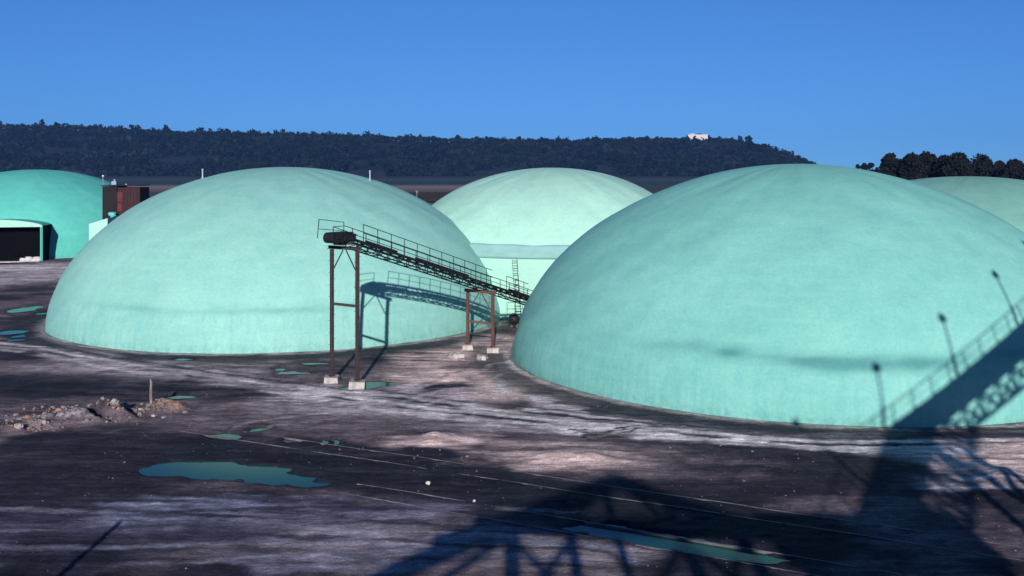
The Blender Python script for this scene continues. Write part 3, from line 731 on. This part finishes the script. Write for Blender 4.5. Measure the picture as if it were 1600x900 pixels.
# ---------------------------------------------------------------- red shed, lamp posts, wagons
ys0 = 157.0
xl, xm_, xr = at(160, ys0), at(183, ys0), at(218, ys0)
ztop = zat(291, ys0)
t = thing('sheet_metal_shed', ((xl+xr)/2, ys0, 0), 'dark rust red sheet metal shed between the left dome and the large dome', 'shed')
mb = MB(); mb.box(((xl+xm_)/2, ys0+2, ztop/2-.1), (xm_-xl, 4, ztop+.2)); mb.build('dark_bay', M['shed_dark'], t)
mb = MB(); mb.box(((xm_+xr)/2+.01, ys0+2.2, ztop/2-.15), (xr-xm_, 4, ztop-.1))
k = xm_+.2
while k < xr: mb.box((k, ys0+.17, ztop/2-.2), (.1, .08, ztop-.3)); k += .45
mb.build('wall', M['red_shed'], t)
mb = MB(); mb.box((at(187, ys0), ys0+.12, zat(308, ys0)), (.9, .1, 1.6)); mb.box((at(186.5, ys0), ys0+.12, zat(324, ys0)), (.7, .1, 1.3)); mb.build('faded_panel', M['red_bright'], t)
mb = MB(); mb.box(((xl+xr)/2, ys0+2, ztop+.14), (xr-xl+.3, 4.5, .12)); mb.build('roof', M['shed_dark'], t)
mb = MB(); mb.box((at(175, ys0), ys0+1, ztop+.5), (.75, .6, .55)); mb.tube((at(175, ys0), ys0+1, ztop+.75), (at(175, ys0), ys0+1, ztop+1.1), .2, .12, 10); mb.build('roof_ventilator', M['blue_box'], t)
mb = MB(); mb.rock((at(176, ys0-1), ys0-1, zat(334, ys0)), .7, 5, .5); mb.box((at(176, ys0-1), ys0-1, zat(334, ys0)/2), (.5, .5, zat(334, ys0)))
tag(mb.build('hopper_mouth', M['mint4'], origin=(at(176, ys0-1), ys0-1, 0)), 'small mint green spout standing before the red shed', 'spout')
def lamp(px, pytop, d, lab):
    x = at(px, d); z = zat(pytop, d)
    t = thing('lamp_post', (x, d, 0), lab, 'lamp post', 'lamp posts by the red shed')
    mb = MB(); mb.tube((x, d, 0), (x, d, z-.1), .09, .05, 8); mb.build('pole', M['sheet'], t, origin=(x, d, 0))
    mb = MB(); mb.tube((x, d, z-.12), (x, d, z+.02), .12, .2, 10); mb.tube((x, d, z+.02), (x, d, z+.16), .2, .07, 10); mb.build('lamp_head', M['glass'], t, origin=(x, d, z))
lamp(161, 275, 163.2, 'slim lamp post with white head rising over the left dome edge')
lamp(197, 289, 164, 'slim lamp post with white head over the red shed roof')
def wagon(px0, px1, d, lab):
    x0, x1 = at(px0, d), at(px1, d); zt_ = zat(300.5, d); xm = (x0+x1)/2; Lg = x1-x0
    t = thing('freight_wagon', (xm, d, 0), lab, 'freight wagon', 'freight wagons standing beyond the domes')
    mb = MB(); mb.box((xm, d, 1.1+(zt_-1.1)/2), (Lg, 2.9, zt_-1.1))
    k = x0+.3
    while k < x1: mb.box((k, d-1.5, 1.1+(zt_-1.1)/2), (.12, .12, zt_-1.3)); k += 1.1
    mb.build('body', M['car_rust'], t)
    for q in (-.2, .25): mb = MB(); mb.box((xm+Lg*q, d, zt_+.1), (1.2, 1, .22)); mb.build('hatch', M['car_rust'], t)
    for sx in (-1, 1):
        mb = MB()
        for q in (-.9, .9):
            mb.tube((xm+sx*Lg*.36+q, d-.8, .48), (xm+sx*Lg*.36+q, d-.66, .48), .46, n=16); mb.tube((xm+sx*Lg*.36+q, d+.66, .48), (xm+sx*Lg*.36+q, d+.8, .48), .46, n=16)
        mb.box((xm+sx*Lg*.36, d, .75), (2.6, 1.9, .4)); mb.build('bogie', M['steel_dark'], t)
d = 449
wagon(596, 648, d, 'dark rusty freight wagon beyond the domes, left of the gap in the row')
wagon(655, 705, d, 'dark rusty freight wagon beyond the domes, right of the gap in the row')
wagon(708, 760, d, 'dark rusty freight wagon mostly hidden behind the middle dome')
x = at(651.3, 440)
mb = MB(); mb.tube((x, 440, 0), (x, 440, zat(299, 440)), .14, .09, 8); mb.tube((x, 440, zat(303, 440)), (x, 440, zat(298, 440)), .10, .75, 10)
tag(mb.build('signal_post', M['sheet'], origin=(x, 440, 0)), 'thin pale post seen through the gap between the wagons', 'post')
xc = at(671, 395)
t = thing('parked_car', (xc, 395, 0), 'tiny dark car parked before the freight wagons', 'car')
mb = MB(); mb.add([(xc+sx*2.1, 395+sy*.8, z) for z in (.3, .85) for sx in (-1, 1) for sy in (-1, 1)]+[(xc-1.2, 395+sy*.7, 1.4) for sy in (-1, 1)]+[(xc+.7, 395+sy*.7, 1.4) for sy in (-1, 1)],
                  [(0, 2, 6, 4), (1, 5, 7, 3), (0, 4, 5, 1), (2, 3, 7, 6), (4, 6, 10, 8), (5, 9, 11, 7), (4, 8, 9, 5), (6, 7, 11, 10), (8, 10, 11, 9)])
mb.build('body', M['steel_dark'], t)
for sx in (-1.3, 1.3):
    mb = MB(); mb.tube((xc+sx, 394.15, .32), (xc+sx, 395.85, .32), .32, n=14); mb.build('wheel', M['belt'], t)

# ---------------------------------------------------------------- bluff with its wood
sky = [(-500, 186), (-200, 190), (0, 194), (150, 198), (300, 206), (500, 209), (700, 216), (900, 219), (1000, 216), (1100, 215), (1150, 218), (1200, 229), (1240, 243), (1268, 255), (1284, 264), (1300, 276)]
YB, YC = 2000.0, 2500.0
def crest(px): return np.interp(px, [p for p, _ in sky], [CH+(HZ-q)/F*YC for _, q in sky])
def hill_z(x, y):
    px = 800+F*x/np.clip(y, YB, YC)
    zc = crest(px)-11
    t = np.clip((y-YB)/(YC-YB), 0, 1)
    k = t**0.8*(1.15-0.15*t)
    back = np.clip((y-YC)/900, 0, 1)
    bump = 14*(fbm(x*.012, y*.012, 4)-.5)*np.sin(np.pi*np.clip(t, 0, 1))
    return np.maximum(0, zc)*k*(1-.35*back*back)+bump*np.clip(zc/40, 0, 1)-2*(t <= 0)
hx = np.linspace(-2300, 900, 190); hy = np.concatenate([np.linspace(YB-20, YC+40, 44), np.linspace(YC+90, YC+900, 8)])
HX, HY = np.meshgrid(hx, hy, indexing='ij'); HZ_ = hill_z(HX, HY)
a, b = HX.shape; I = np.arange(a*b).reshape(a, b)
hm = np_mesh('hill', np.stack([HX, HY, HZ_], -1).reshape(-1, 3), np.stack([I[:-1, :-1], I[1:, :-1], I[1:, 1:], I[:-1, 1:]], -1).reshape(-1, 4))
hm.polygons.foreach_set('use_smooth', [True]*len(hm.polygons))
h = link('hill', hm, M['hill']); h['kind'] = 'structure'

def leaf_cloud(cs, rs, per, size, squash=0.8):
    """quads scattered through ellipsoids; cs (n,3) centres, rs (n,) radii"""
    n = len(cs); k = n*per
    d = rng.normal(size=(k, 3)); d /= np.linalg.norm(d, axis=1)[:, None]
    rad = rng.random(k)**0.45
    c = np.repeat(cs, per, 0)+d*(rad*np.repeat(rs, per))[:, None]*np.array((1, 1, squash))
    s = (np.repeat(size, per) if np.ndim(size) else size)*rng.uniform(.6, 1.4, k)
    nrm = d*0.8+rng.normal(size=(k, 3))*.7; nrm /= np.linalg.norm(nrm, axis=1)[:, None]
    a = np.cross(nrm, rng.normal(size=(k, 3))); a /= np.linalg.norm(a, axis=1)[:, None]
    b = np.cross(nrm, a)
    a *= s[:, None]; b *= (s*rng.uniform(.5, 1, k))[:, None]
    V = np.stack([c-a-b*.4, c+b*-1+a*.3, c+a+b*.5, c+b-a*.2], 1).reshape(-1, 3)
    return V, np.arange(4*k).reshape(-1, 4)
# wood on the bluff
tx, ty = [], []
yy = YB-10
while yy < YC+25:
    st = 10.5
    row = np.arange(-2250, 900, st)+rng.uniform(-4, 4, len(np.arange(-2250, 900, st)))
    px = 800+F*row/yy
    row = row[(px > -90) & (px < 1345)]
    tx.append(row); ty.append(yy+rng.uniform(-6, 6, len(row))); yy += 13 if yy < YC-60 else 8
tx = np.concatenate(tx); ty = np.concatenate(ty)
hz_ = hill_z(tx, ty); ok = (crest(800+F*tx/np.clip(ty, YB, YC)) > 24) & ((fbm(tx*.01, ty*.012, 3) > .33) | (ty > YC-60))
tx, ty, hz_ = tx[ok], ty[ok], hz_[ok]
n = len(tx); print('forest trees', n)
hh = rng.uniform(8, 15, n)*np.where(rng.random(n) < .12, rng.uniform(1.2, 1.7, n), 1)
rr_ = hh*rng.uniform(.32, .46, n)
V1, F1 = leaf_cloud(np.stack([tx, ty, hz_+hh*.62], 1), rr_, 26, rr_*.40, .95)
fm = np_mesh('forest', V1, F1)
tone = np.exp(rng.normal(0, .3, n))[:, None]*np.array((1, 1, 1))*(1+.25*rng.normal(size=(n, 1))*np.array((1, .1, -.6)))
pale = (fbm(tx*.02, ty*.02, 3) > .56)
tone = np.clip(tone*np.where(pale, 1.35, .85)[:, None], .25, 3.0)
fa = fm.color_attributes.new('tone', 'FLOAT_COLOR', 'POINT')
fa.data.foreach_set('color', np.repeat(np.concatenate([tone, np.ones((n, 1))], 1), 26*4, 0).astype(np.float32).ravel())
ff = M['foliage_far'].copy(); ff.name = 'far_wood_foliage'; fnt = ff.node_tree
pa = fnt.nodes.new('ShaderNodeAttribute'); pa.attribute_name = 'tone'
mx_ = fnt.nodes.new('ShaderNodeMix'); mx_.data_type = 'RGBA'; mx_.blend_type = 'MULTIPLY'; mx_.inputs[0].default_value = 1; mx_.clamp_result = False
bs = fnt.nodes['Principled BSDF']; src = bs.inputs['Base Color'].links[0].from_socket
fnt.links.new(src, mx_.inputs[6]); fnt.links.new(pa.outputs['Color'], mx_.inputs[7]); fnt.links.new(mx_.outputs[2], bs.inputs['Base Color'])
fo = link('forest', fm, ff); fo['kind'] = 'stuff'; fo['label'] = 'dark wood covering the long bluff behind the domes'

def tree(name, x, y, z, hgt, cr, label, group, m=M['foliage_dark'], per=260, ls=.55, clumps=26, seed=0, lean=0, low=.22):
    r = random.Random(seed); root = thing(name, (x, y, z), label, 'tree', group)
    mb = MB(); pts = [Vector((x, y, z-.3))]
    for k in range(1, 6): pts.append(Vector((x+r.uniform(-.3, .3)+lean*k*.2, y+r.uniform(-.3, .3), z+hgt*.62*k/5)))
    tr = hgt*.022
    for k in range(5): mb.tube(pts[k], pts[k+1], tr*(1-.15*k), tr*(1-.15*(k+1)), 8)
    cs = []
    for k in range(clumps):
        a = r.uniform(0, 2*math.pi); q = r.random()**.6; zz = r.random()
        wdt = math.sin(math.pi*min(1, .18+zz*.82))**.7
        p = Vector((x+lean+cr*.85*q*wdt*math.cos(a), y+cr*.85*q*wdt*math.sin(a), z+hgt*(low+(.92-low)*zz)))
        cs.append(p)
        if k < 10: mb.tube(pts[2+k % 4], p, tr*.35, tr*.08, 5)
    mb.build('trunk', M['bark'], root, True, origin=(x, y, z))
    rs = np.array([cr*r.uniform(.22, .38) for _ in cs])
    V, Fc = leaf_cloud(np.array([tuple(p) for p in cs]), rs, per, ls, .85)
    me = np_mesh('crown', V-np.array((x, y, z)), Fc); link('crown', me, m, root, (x, y, z))
    return root
# near tree line on the right
TL = [(1391, 238, 330, 4.6, 'leftmost tree of the dark tree line on the right'), (1424, 240, 325, 5.0, 'tree second from the left in the dark tree line'), (1448, 236, 340, 4.6, 'tallest tree of the dark tree line'),
      (1476, 241, 330, 4.4, 'tree just right of the tallest in the dark tree line'), (1498, 239, 322, 5.2, 'broad round tree in the middle of the dark tree line'), (1536, 242, 330, 5.8, 'broad tree right of the gap in the dark tree line'),
      (1586, 249, 318, 4.6, 'low tree at the right edge of the dark tree line'), (1625, 246, 325, 5.5, 'tree beyond the right edge of the dark tree line'), (1408, 247, 345, 4.2, 'small tree filling the gap between the two leftmost trees of the dark line'), (1562, 252, 340, 4.0, 'small tree filling the notch right of the dark line')]
for i, (px, py, d, cr, lab) in enumerate(TL):
    x = at(px, d); hgt = zat(py, d)
    tree('broadleaf_tree', x, d, 0, hgt, cr*1.45, lab, 'dark tree line on the right', per=300, ls=.42, clumps=54, seed=20+i, low=.06)
for i, (px, py, d, cr, lab) in enumerate(((1349, 251, 800, 6, 'small hazy tree far off left of the dark tree line'), (1340, 255, 900, 5, 'smallest far off tree low on the skyline'), (1362, 252, 820, 6, 'hazy far tree touching the dark tree line'))):
    tree('broadleaf_tree', at(px, d), d, 0, zat(py, d), cr, lab, 'far trees on the skyline', M['foliage_far'], 70, .9, 16, 60+i)
# trees that stand out on the bluff
for i, (px, py, y, hgt, cr, lab) in enumerate(((258, 195, 2480, 22, 11, 'tall broad tree standing out on the bluff skyline at left'), (66, 186, 2490, 19, 6, 'lone thin tree on the skyline at far left'), (88, 192, 2490, 16, 7, 'round tree on the skyline near the far left'),
        (605, 249, 1995, 26, 13, 'pale rounded tree at the foot of the bluff'), (355, 201, 2485, 17, 9, 'bushy tree on the skyline behind the left vent pipe'), (535, 243, 2000, 30, 8, 'tall pale tree at the bluff foot above the large dome'), (1170, 212, 2480, 15, 9, 'tree on the skyline right of the white hilltop building'),
        (715, 211, 2480, 16, 8, 'bushy skyline tree above the gap between two domes'))):
    x = at(px, y); z = max(0, float(hill_z(np.array(x), np.array(y)))); top = zat(py, y)
    tree('broadleaf_tree', x, y, top-hgt, hgt, cr, lab, 'trees standing out on the bluff', M['foliage_far'], 60, 1.7, 20, 80+i)
# white hilltop building, small house on the slope
yb = 2470; x0, x1 = at(1074, yb), at(1105, yb); zb_ = zat(217, yb); zt2 = zat(210.5, yb)
t = thing('hilltop_building', ((x0+x1)/2, yb, zb_-6), 'long white flat roofed building on top of the bluff', 'building')
mb = MB(); mb.box(((x0+x1)/2, yb, (zb_-8+zt2)/2), (x1-x0, 14, zt2-zb_+8)); mb.build('wall', M['concrete'], t)
mb = MB(); mb.box(((x0+x1)/2, yb, zt2+.4), (x1-x0+2, 16, .7)); mb.box((x0+12, yb, zt2+1.6), (10, 8, 2)); mb.build('roof', M['concrete'], t)
yh = 2060; xh = at(1034, yh); zh = zat(266.5, yh)
t = thing('farmhouse', (xh, yh, zh), 'tiny pale roofed house low on the wooded bluff', 'house')
mb = MB(); mb.box((xh, yh, zh+.5), (11, 7, 5)); mb.build('wall', M['stone'], t)
mb = MB(); z_ = zh+3; mb.add([(xh-6, yh-4, z_), (xh+6, yh-4, z_), (xh+6, yh+4, z_), (xh-6, yh+4, z_), (xh-6, yh, z_+2.8), (xh+6, yh, z_+2.8)], [(0, 1, 5, 4), (2, 3, 4, 5), (0, 4, 3), (1, 2, 5), (3, 2, 1, 0)]); mb.build('roof', M['concrete'], t)

# ---------------------------------------------------------------- plant behind the camera whose shadow falls into the picture
gd = Vector((1, .9, .70-.9*TS)); gu = gd.copy(); gu.z = 0; gw = Vector((gu.y, -gu.x, 0)).normalized()   # gw points towards the camera side
G0 = Vector((21.7, 14.0, 19.23-14*TS))
def gp(x, side=0.0, up=0.0):
    p = G0+gd*(x-21.7); return p+gw*side+Vector((0, 0, up))
gal = thing('conveyor_gallery', (21.7, 14, 0), 'elevated lamp lit conveyor gallery whose lattice shadow crosses the nearest dome', 'conveyor')
xa, xb = 11.0, 46.0; gwid = 2.3
mb = MB(); 
mb.bar(gp(xa, gwid/2, -.08), gp(xb, gwid/2, -.08), gwid, .16); mb.build('deck', M['steel_dark'], gal, origin=G0)
for side in (0.0, gwid):
    mb = MB(); mb.bar(gp(xa, side, -.3), gp(xb, side, -.3), .16, .22); mb.bar(gp(xa, side, -1.9), gp(xb, side, -1.9), .18, .22)
    k = xa; i = 0
    while k < xb-.5:
        mb.bar(gp(k, side, -.3), gp(k, side, -1.9), .13); mb.bar(gp(k, side, -.3 if i % 2 else -1.9), gp(k+1.15, side, -1.9 if i % 2 else -.3), .13)
        mb.bar(gp(k, side, -1.9 if i % 2 else -.3), gp(k+1.15, side, -.3 if i % 2 else -1.9), .10)
        k += 1.15; i += 1
    mb.build('side_truss', M['steel_rust'], gal, origin=gp(xa, side))
mb = MB(); k = xa; i = 0
while k < xb-.5:
    mb.bar(gp(k, 0, -1.9), gp(k, gwid, -1.9), .13); mb.bar(gp(k, gwid if i % 2 else 0, -1.9), gp(k+1.15, 0 if i % 2 else gwid, -1.9), .12); k += 1.15; i += 1
mb.build('bottom_bracing', M['steel_rust'], gal, origin=gp(xa))
mb = MB(); mb.bar(gp(xa, gwid*.55, .45), gp(xb, gwid*.55, .45), 1.0, .12)
for k in np.arange(xa, xb, 1.2): mb.bar(gp(k, gwid*.2, .35), gp(k, gwid*.9, .35), .12); mb.bar(gp(k, gwid*.25, 0), gp(k, gwid*.25, .4), .1)
mb.build('belt', M['belt'], gal, origin=gp(xa))
for side in (0.03, gwid-.03):
    mb = MB(); mb.tube(gp(xa, side, 1.12), gp(xb, side, 1.12), .045, n=6); mb.tube(gp(xa, side, .6), gp(xb, side, .6), .02, n=6)
    for k in np.arange(xa+.4, xb, 1.18): mb.tube(gp(k, side, 0), gp(k, side, 1.12), .05, n=6)
    mb.build('handrail', M['steel_dark'], gal, origin=gp(xa, side))
for x in (16.8, 21.5, 26.1, 31.0, 35.8, 40.5):
    mb = MB(); p = gp(x, -.06, 0); mb.tube(p, p+Vector((0, 0, 1.3)), .11, n=8); mb.tube(p+Vector((0, 0, 1.25)), p+Vector((-.12, 0, 3.7)), .06, n=8)
    lp = mb.build('lamp_pole', M['steel_dark'], gal, origin=p)
    q = p+Vector((-.12, 0, 3.75)); mb = MB(); mb.tube(q-Vector((0, 0, .2)), q+Vector((0, 0, .22)), .30, .12, 12); mb.tube(q-Vector((0, 0, .3)), q-Vector((0, 0, .2)), .2, .30, 12); mb.build('lamp_shade', M['sheet'], lp, origin=q)
# trestle under the gallery
for x, sp in ((22.5, 4.2), (36, 5)):
    for side in (0, gwid):
        top = gp(x, side, -2.0)
        mb = MB(); mb.bar(top, (top.x-sp, top.y-1.5, 0), .32); mb.bar(top, (top.x+sp*.6, top.y+.5, 0), .32)
        for f in (.3, .6):
            mb.bar(top.lerp(Vector((top.x-sp, top.y-1.5, 0)), f), top.lerp(Vector((top.x+sp*.6, top.y+.5, 0)), f), .2)
        mb.bar(top.lerp(Vector((top.x-sp, top.y-1.5, 0)), .3), top.lerp(Vector((top.x+sp*.6, top.y+.5, 0)), .6), .16)
        mb.build('trestle_leg', M['steel_rust'], gal, origin=top)

tw = thing('transfer_house', (14.5, -1.5, 0), 'tall sheet metal transfer house beside the viewpoint, seen only as a broad foreground shadow', 'building')
mb = MB(); X0, X1, Y0, Y1 = 10.8, 18.6, -5.0, 0.5
zt_ = 14.2
mb.box(((X0+X1)/2, (Y0+Y1)/2, zt_/2), (X1-X0, Y1-Y0, zt_))
for k in np.arange(X0+.3, X1, .5): mb.box((k, Y1+.03, zt_/2), (.22, .06, zt_))
mb.build('wall', M['sheet'], tw, origin=(14.5, -2, 0))
mb = MB(); xm = (X0+X1)/2
mb.add([(X0-.4, Y0-.3, zt_), (X1+.4, Y0-.3, zt_), (X1+.4, Y1+.3, zt_), (X0-.4, Y1+.3, zt_), (X0-.4, (Y0+Y1)/2, zt_+.9), (X1+.4, (Y0+Y1)/2, zt_+.9)],
       [(0, 1, 5, 4), (2, 3, 4, 5), (0, 4, 3), (1, 2, 5), (3, 2, 1, 0)]); mb.build('roof', M['sheet'], tw, origin=(14.5, -2, zt_))
# the open steel frame the picture was taken from
fr = thing('steel_headframe', (3, -1.5, 0), 'open steel frame with gabled top at the viewpoint, seen only by its shadow', 'steel frame')
yf = -1.6; off = -yf*TS
def fz(Z0): return Z0+off
mb = MB()
R_ = [(-6.0, 11.6), (-4.3, 12.5), (1.2, 14.75), (5.0, 16.1), (7.4, 15.0), (11.4, 13.6)]
for (xa_, za), (xb_, zb2) in zip(R_[:-1], R_[1:]): mb.bar((xa_, yf, fz(za)), (xb_, yf, fz(zb2)), .3, .42); mb.bar((xa_, yf-1.2, fz(za)), (xb_, yf-1.2, fz(zb2)), .3, .35)
mb.build('rafter', M['steel_rust'], fr, origin=(3, yf, 15))
mb = MB(); mb.bar((-1.6, yf+.1, fz(13.95)), (11.0, yf+.1, fz(13.75)), 1.4, .4); mb.build('deck', M['steel_dark'], fr, origin=(3, yf, 13.5))
for xk, wd in ((0.0, .55), (2.4, .42), (4.3, .35), (6.9, .5), (9.3, .5), (-4.2, .3)):
    mb = MB(); ztp = np.interp(xk, [a for a, _ in R_], [b for _, b in R_]); mb.bar((xk, yf, 0), (xk, yf, fz(ztp)-.1), wd, wd*.8); mb.build('post', M['steel_rust'], fr, origin=(xk, yf, 0))
mb = MB()
for (xa_, za, xb_, zb2) in ((0, 13.5, -4.2, 11.0), (0, 11, 2.4, 13.3), (2.4, 11.2, 0, 13.3), (4.3, 11, 6.9, 13.2), (2.4, 14, 5, 15.9), (6.9, 13.6, 5, 15.9), (6.9, 11, 9.3, 13.2), (9.3, 11, 6.9, 13.2), (-3.2, 13.3, 1.2, 14.6), (2.4, 13.7, 1.3, 14.8)):
    mb.bar((xa_, yf+.35, fz(za)), (xb_, yf+.35, fz(zb2)), .26)
mb.build('bracing', M['steel_rust'], fr, origin=(3, yf, 13))
x = -16.6; yp = 22.0
mb = MB(); mb.tube((x, yp, 0), (x, yp, 14.1-yp*TS), .17, .12, 12)
tag(mb.build('utility_pole', M['wood_dark'], origin=(x, yp, 0)), 'utility pole outside the view whose thin shadow lies at bottom left', 'pole')

# ---------------------------------------------------------------- light, sky, camera
W = bpy.data.worlds.new('World'); SC.world = W; W.use_nodes = True
nt = W.node_tree; N = nt.nodes; L = nt.links
sky_ = N.new('ShaderNodeTexSky'); sky_.sky_type = 'NISHITA'; sky_.sun_disc = False
sky_.sun_elevation = SUN_EL; sky_.sun_rotation = math.radians(180); sky_.altitude = 100; sky_.air_density = 1.0; sky_.dust_density = 0.6; sky_.ozone_density = 5.0
tcw = N.new('ShaderNodeTexCoord'); lift = N.new('ShaderNodeVectorMath'); lift.operation = 'ADD'; lift.inputs[1].default_value = (0, 0, 0.08)
nrm = N.new('ShaderNodeVectorMath'); nrm.operation = 'NORMALIZE'
L.new(tcw.outputs['Generated'], lift.inputs[0]); L.new(lift.outputs[0], nrm.inputs[0]); L.new(nrm.outputs[0], sky_.inputs['Vector'])
hs = N.new('ShaderNodeMix'); hs.data_type = 'RGBA'; hs.blend_type = 'MULTIPLY'; hs.inputs[0].default_value = 1.0; hs.inputs[7].default_value = (0.43, 0.74, 1.13, 1)
L.new(sky_.outputs['Color'], hs.inputs[6])
sz_ = N.new('ShaderNodeSeparateXYZ'); L.new(tcw.outputs['Generated'], sz_.inputs[0])
mr = N.new('ShaderNodeMapRange'); mr.inputs['From Min'].default_value = 0.18; mr.inputs['From Max'].default_value = 0.50; mr.inputs['To Min'].default_value = 1.0; mr.inputs['To Max'].default_value = 0.95
L.new(sz_.outputs['Z'], mr.inputs['Value'])
my_ = N.new('ShaderNodeMapRange'); my_.inputs['From Min'].default_value = 0.3; my_.inputs['From Max'].default_value = -0.6; my_.inputs['To Min'].default_value = 1.0; my_.inputs['To Max'].default_value = 0.5
L.new(sz_.outputs['Y'], my_.inputs['Value'])
mm_ = N.new('ShaderNodeMath'); mm_.operation = 'MULTIPLY'; L.new(mr.outputs['Result'], mm_.inputs[0]); L.new(my_.outputs['Result'], mm_.inputs[1])
zd = N.new('ShaderNodeVectorMath'); zd.operation = 'SCALE'; L.new(hs.outputs[2], zd.inputs[0]); L.new(mm_.outputs[0], zd.inputs['Scale'])
bg = N['Background']; bg.inputs['Strength'].default_value = 0.10
L.new(zd.outputs[0], bg.inputs['Color'])
sl = bpy.data.lights.new('sun', 'SUN'); sl.energy = 5.0; sl.angle = math.radians(0.53); sl.color = (1.0, 0.94, 0.85)
so = bpy.data.objects.new('sun', sl); COL.objects.link(so); so.rotation_euler = (math.pi/2-SUN_EL, 0, 0); so.location = (0, -60, 60)

mb = MB(); mb.box((-100, 2350, 99), (9000, 4900, 204))
hm_ = bpy.data.materials.new('haze'); hm_.use_nodes = True; hn = hm_.node_tree
hn.nodes.remove(hn.nodes['Principled BSDF'])
pv = hn.nodes.new('ShaderNodeVolumePrincipled'); pv.inputs['Density'].default_value = 0.000062; pv.inputs['Color'].default_value = (0.16, 0.40, 1.0, 1); pv.inputs['Anisotropy'].default_value = 0.0
hn.links.new(pv.outputs[0], hn.nodes['Material Output'].inputs['Volume'])
hz_o = mb.build('haze', hm_); hz_o['kind'] = 'stuff'; hz_o['label'] = 'thin blue haze filling the air over the valley'

cd = bpy.data.cameras.new('camera'); co = bpy.data.objects.new('camera', cd); COL.objects.link(co)
cd.sensor_width = 36; cd.lens = F/1600*36; cd.shift_y = -(450-HZ)/1600; cd.clip_end = 20000; cd.clip_start = 0.1
co.location = (0, 0, CH); co.rotation_euler = (math.pi/2, 0, 0)
SC.camera = co
vs_ = SC.view_settings; vs_.view_transform = 'Standard'; vs_.look = 'None'; vs_.exposure = 0.0; vs_.gamma = 1.0
SC.render.resolution_x = 1024; SC.render.resolution_y = 576
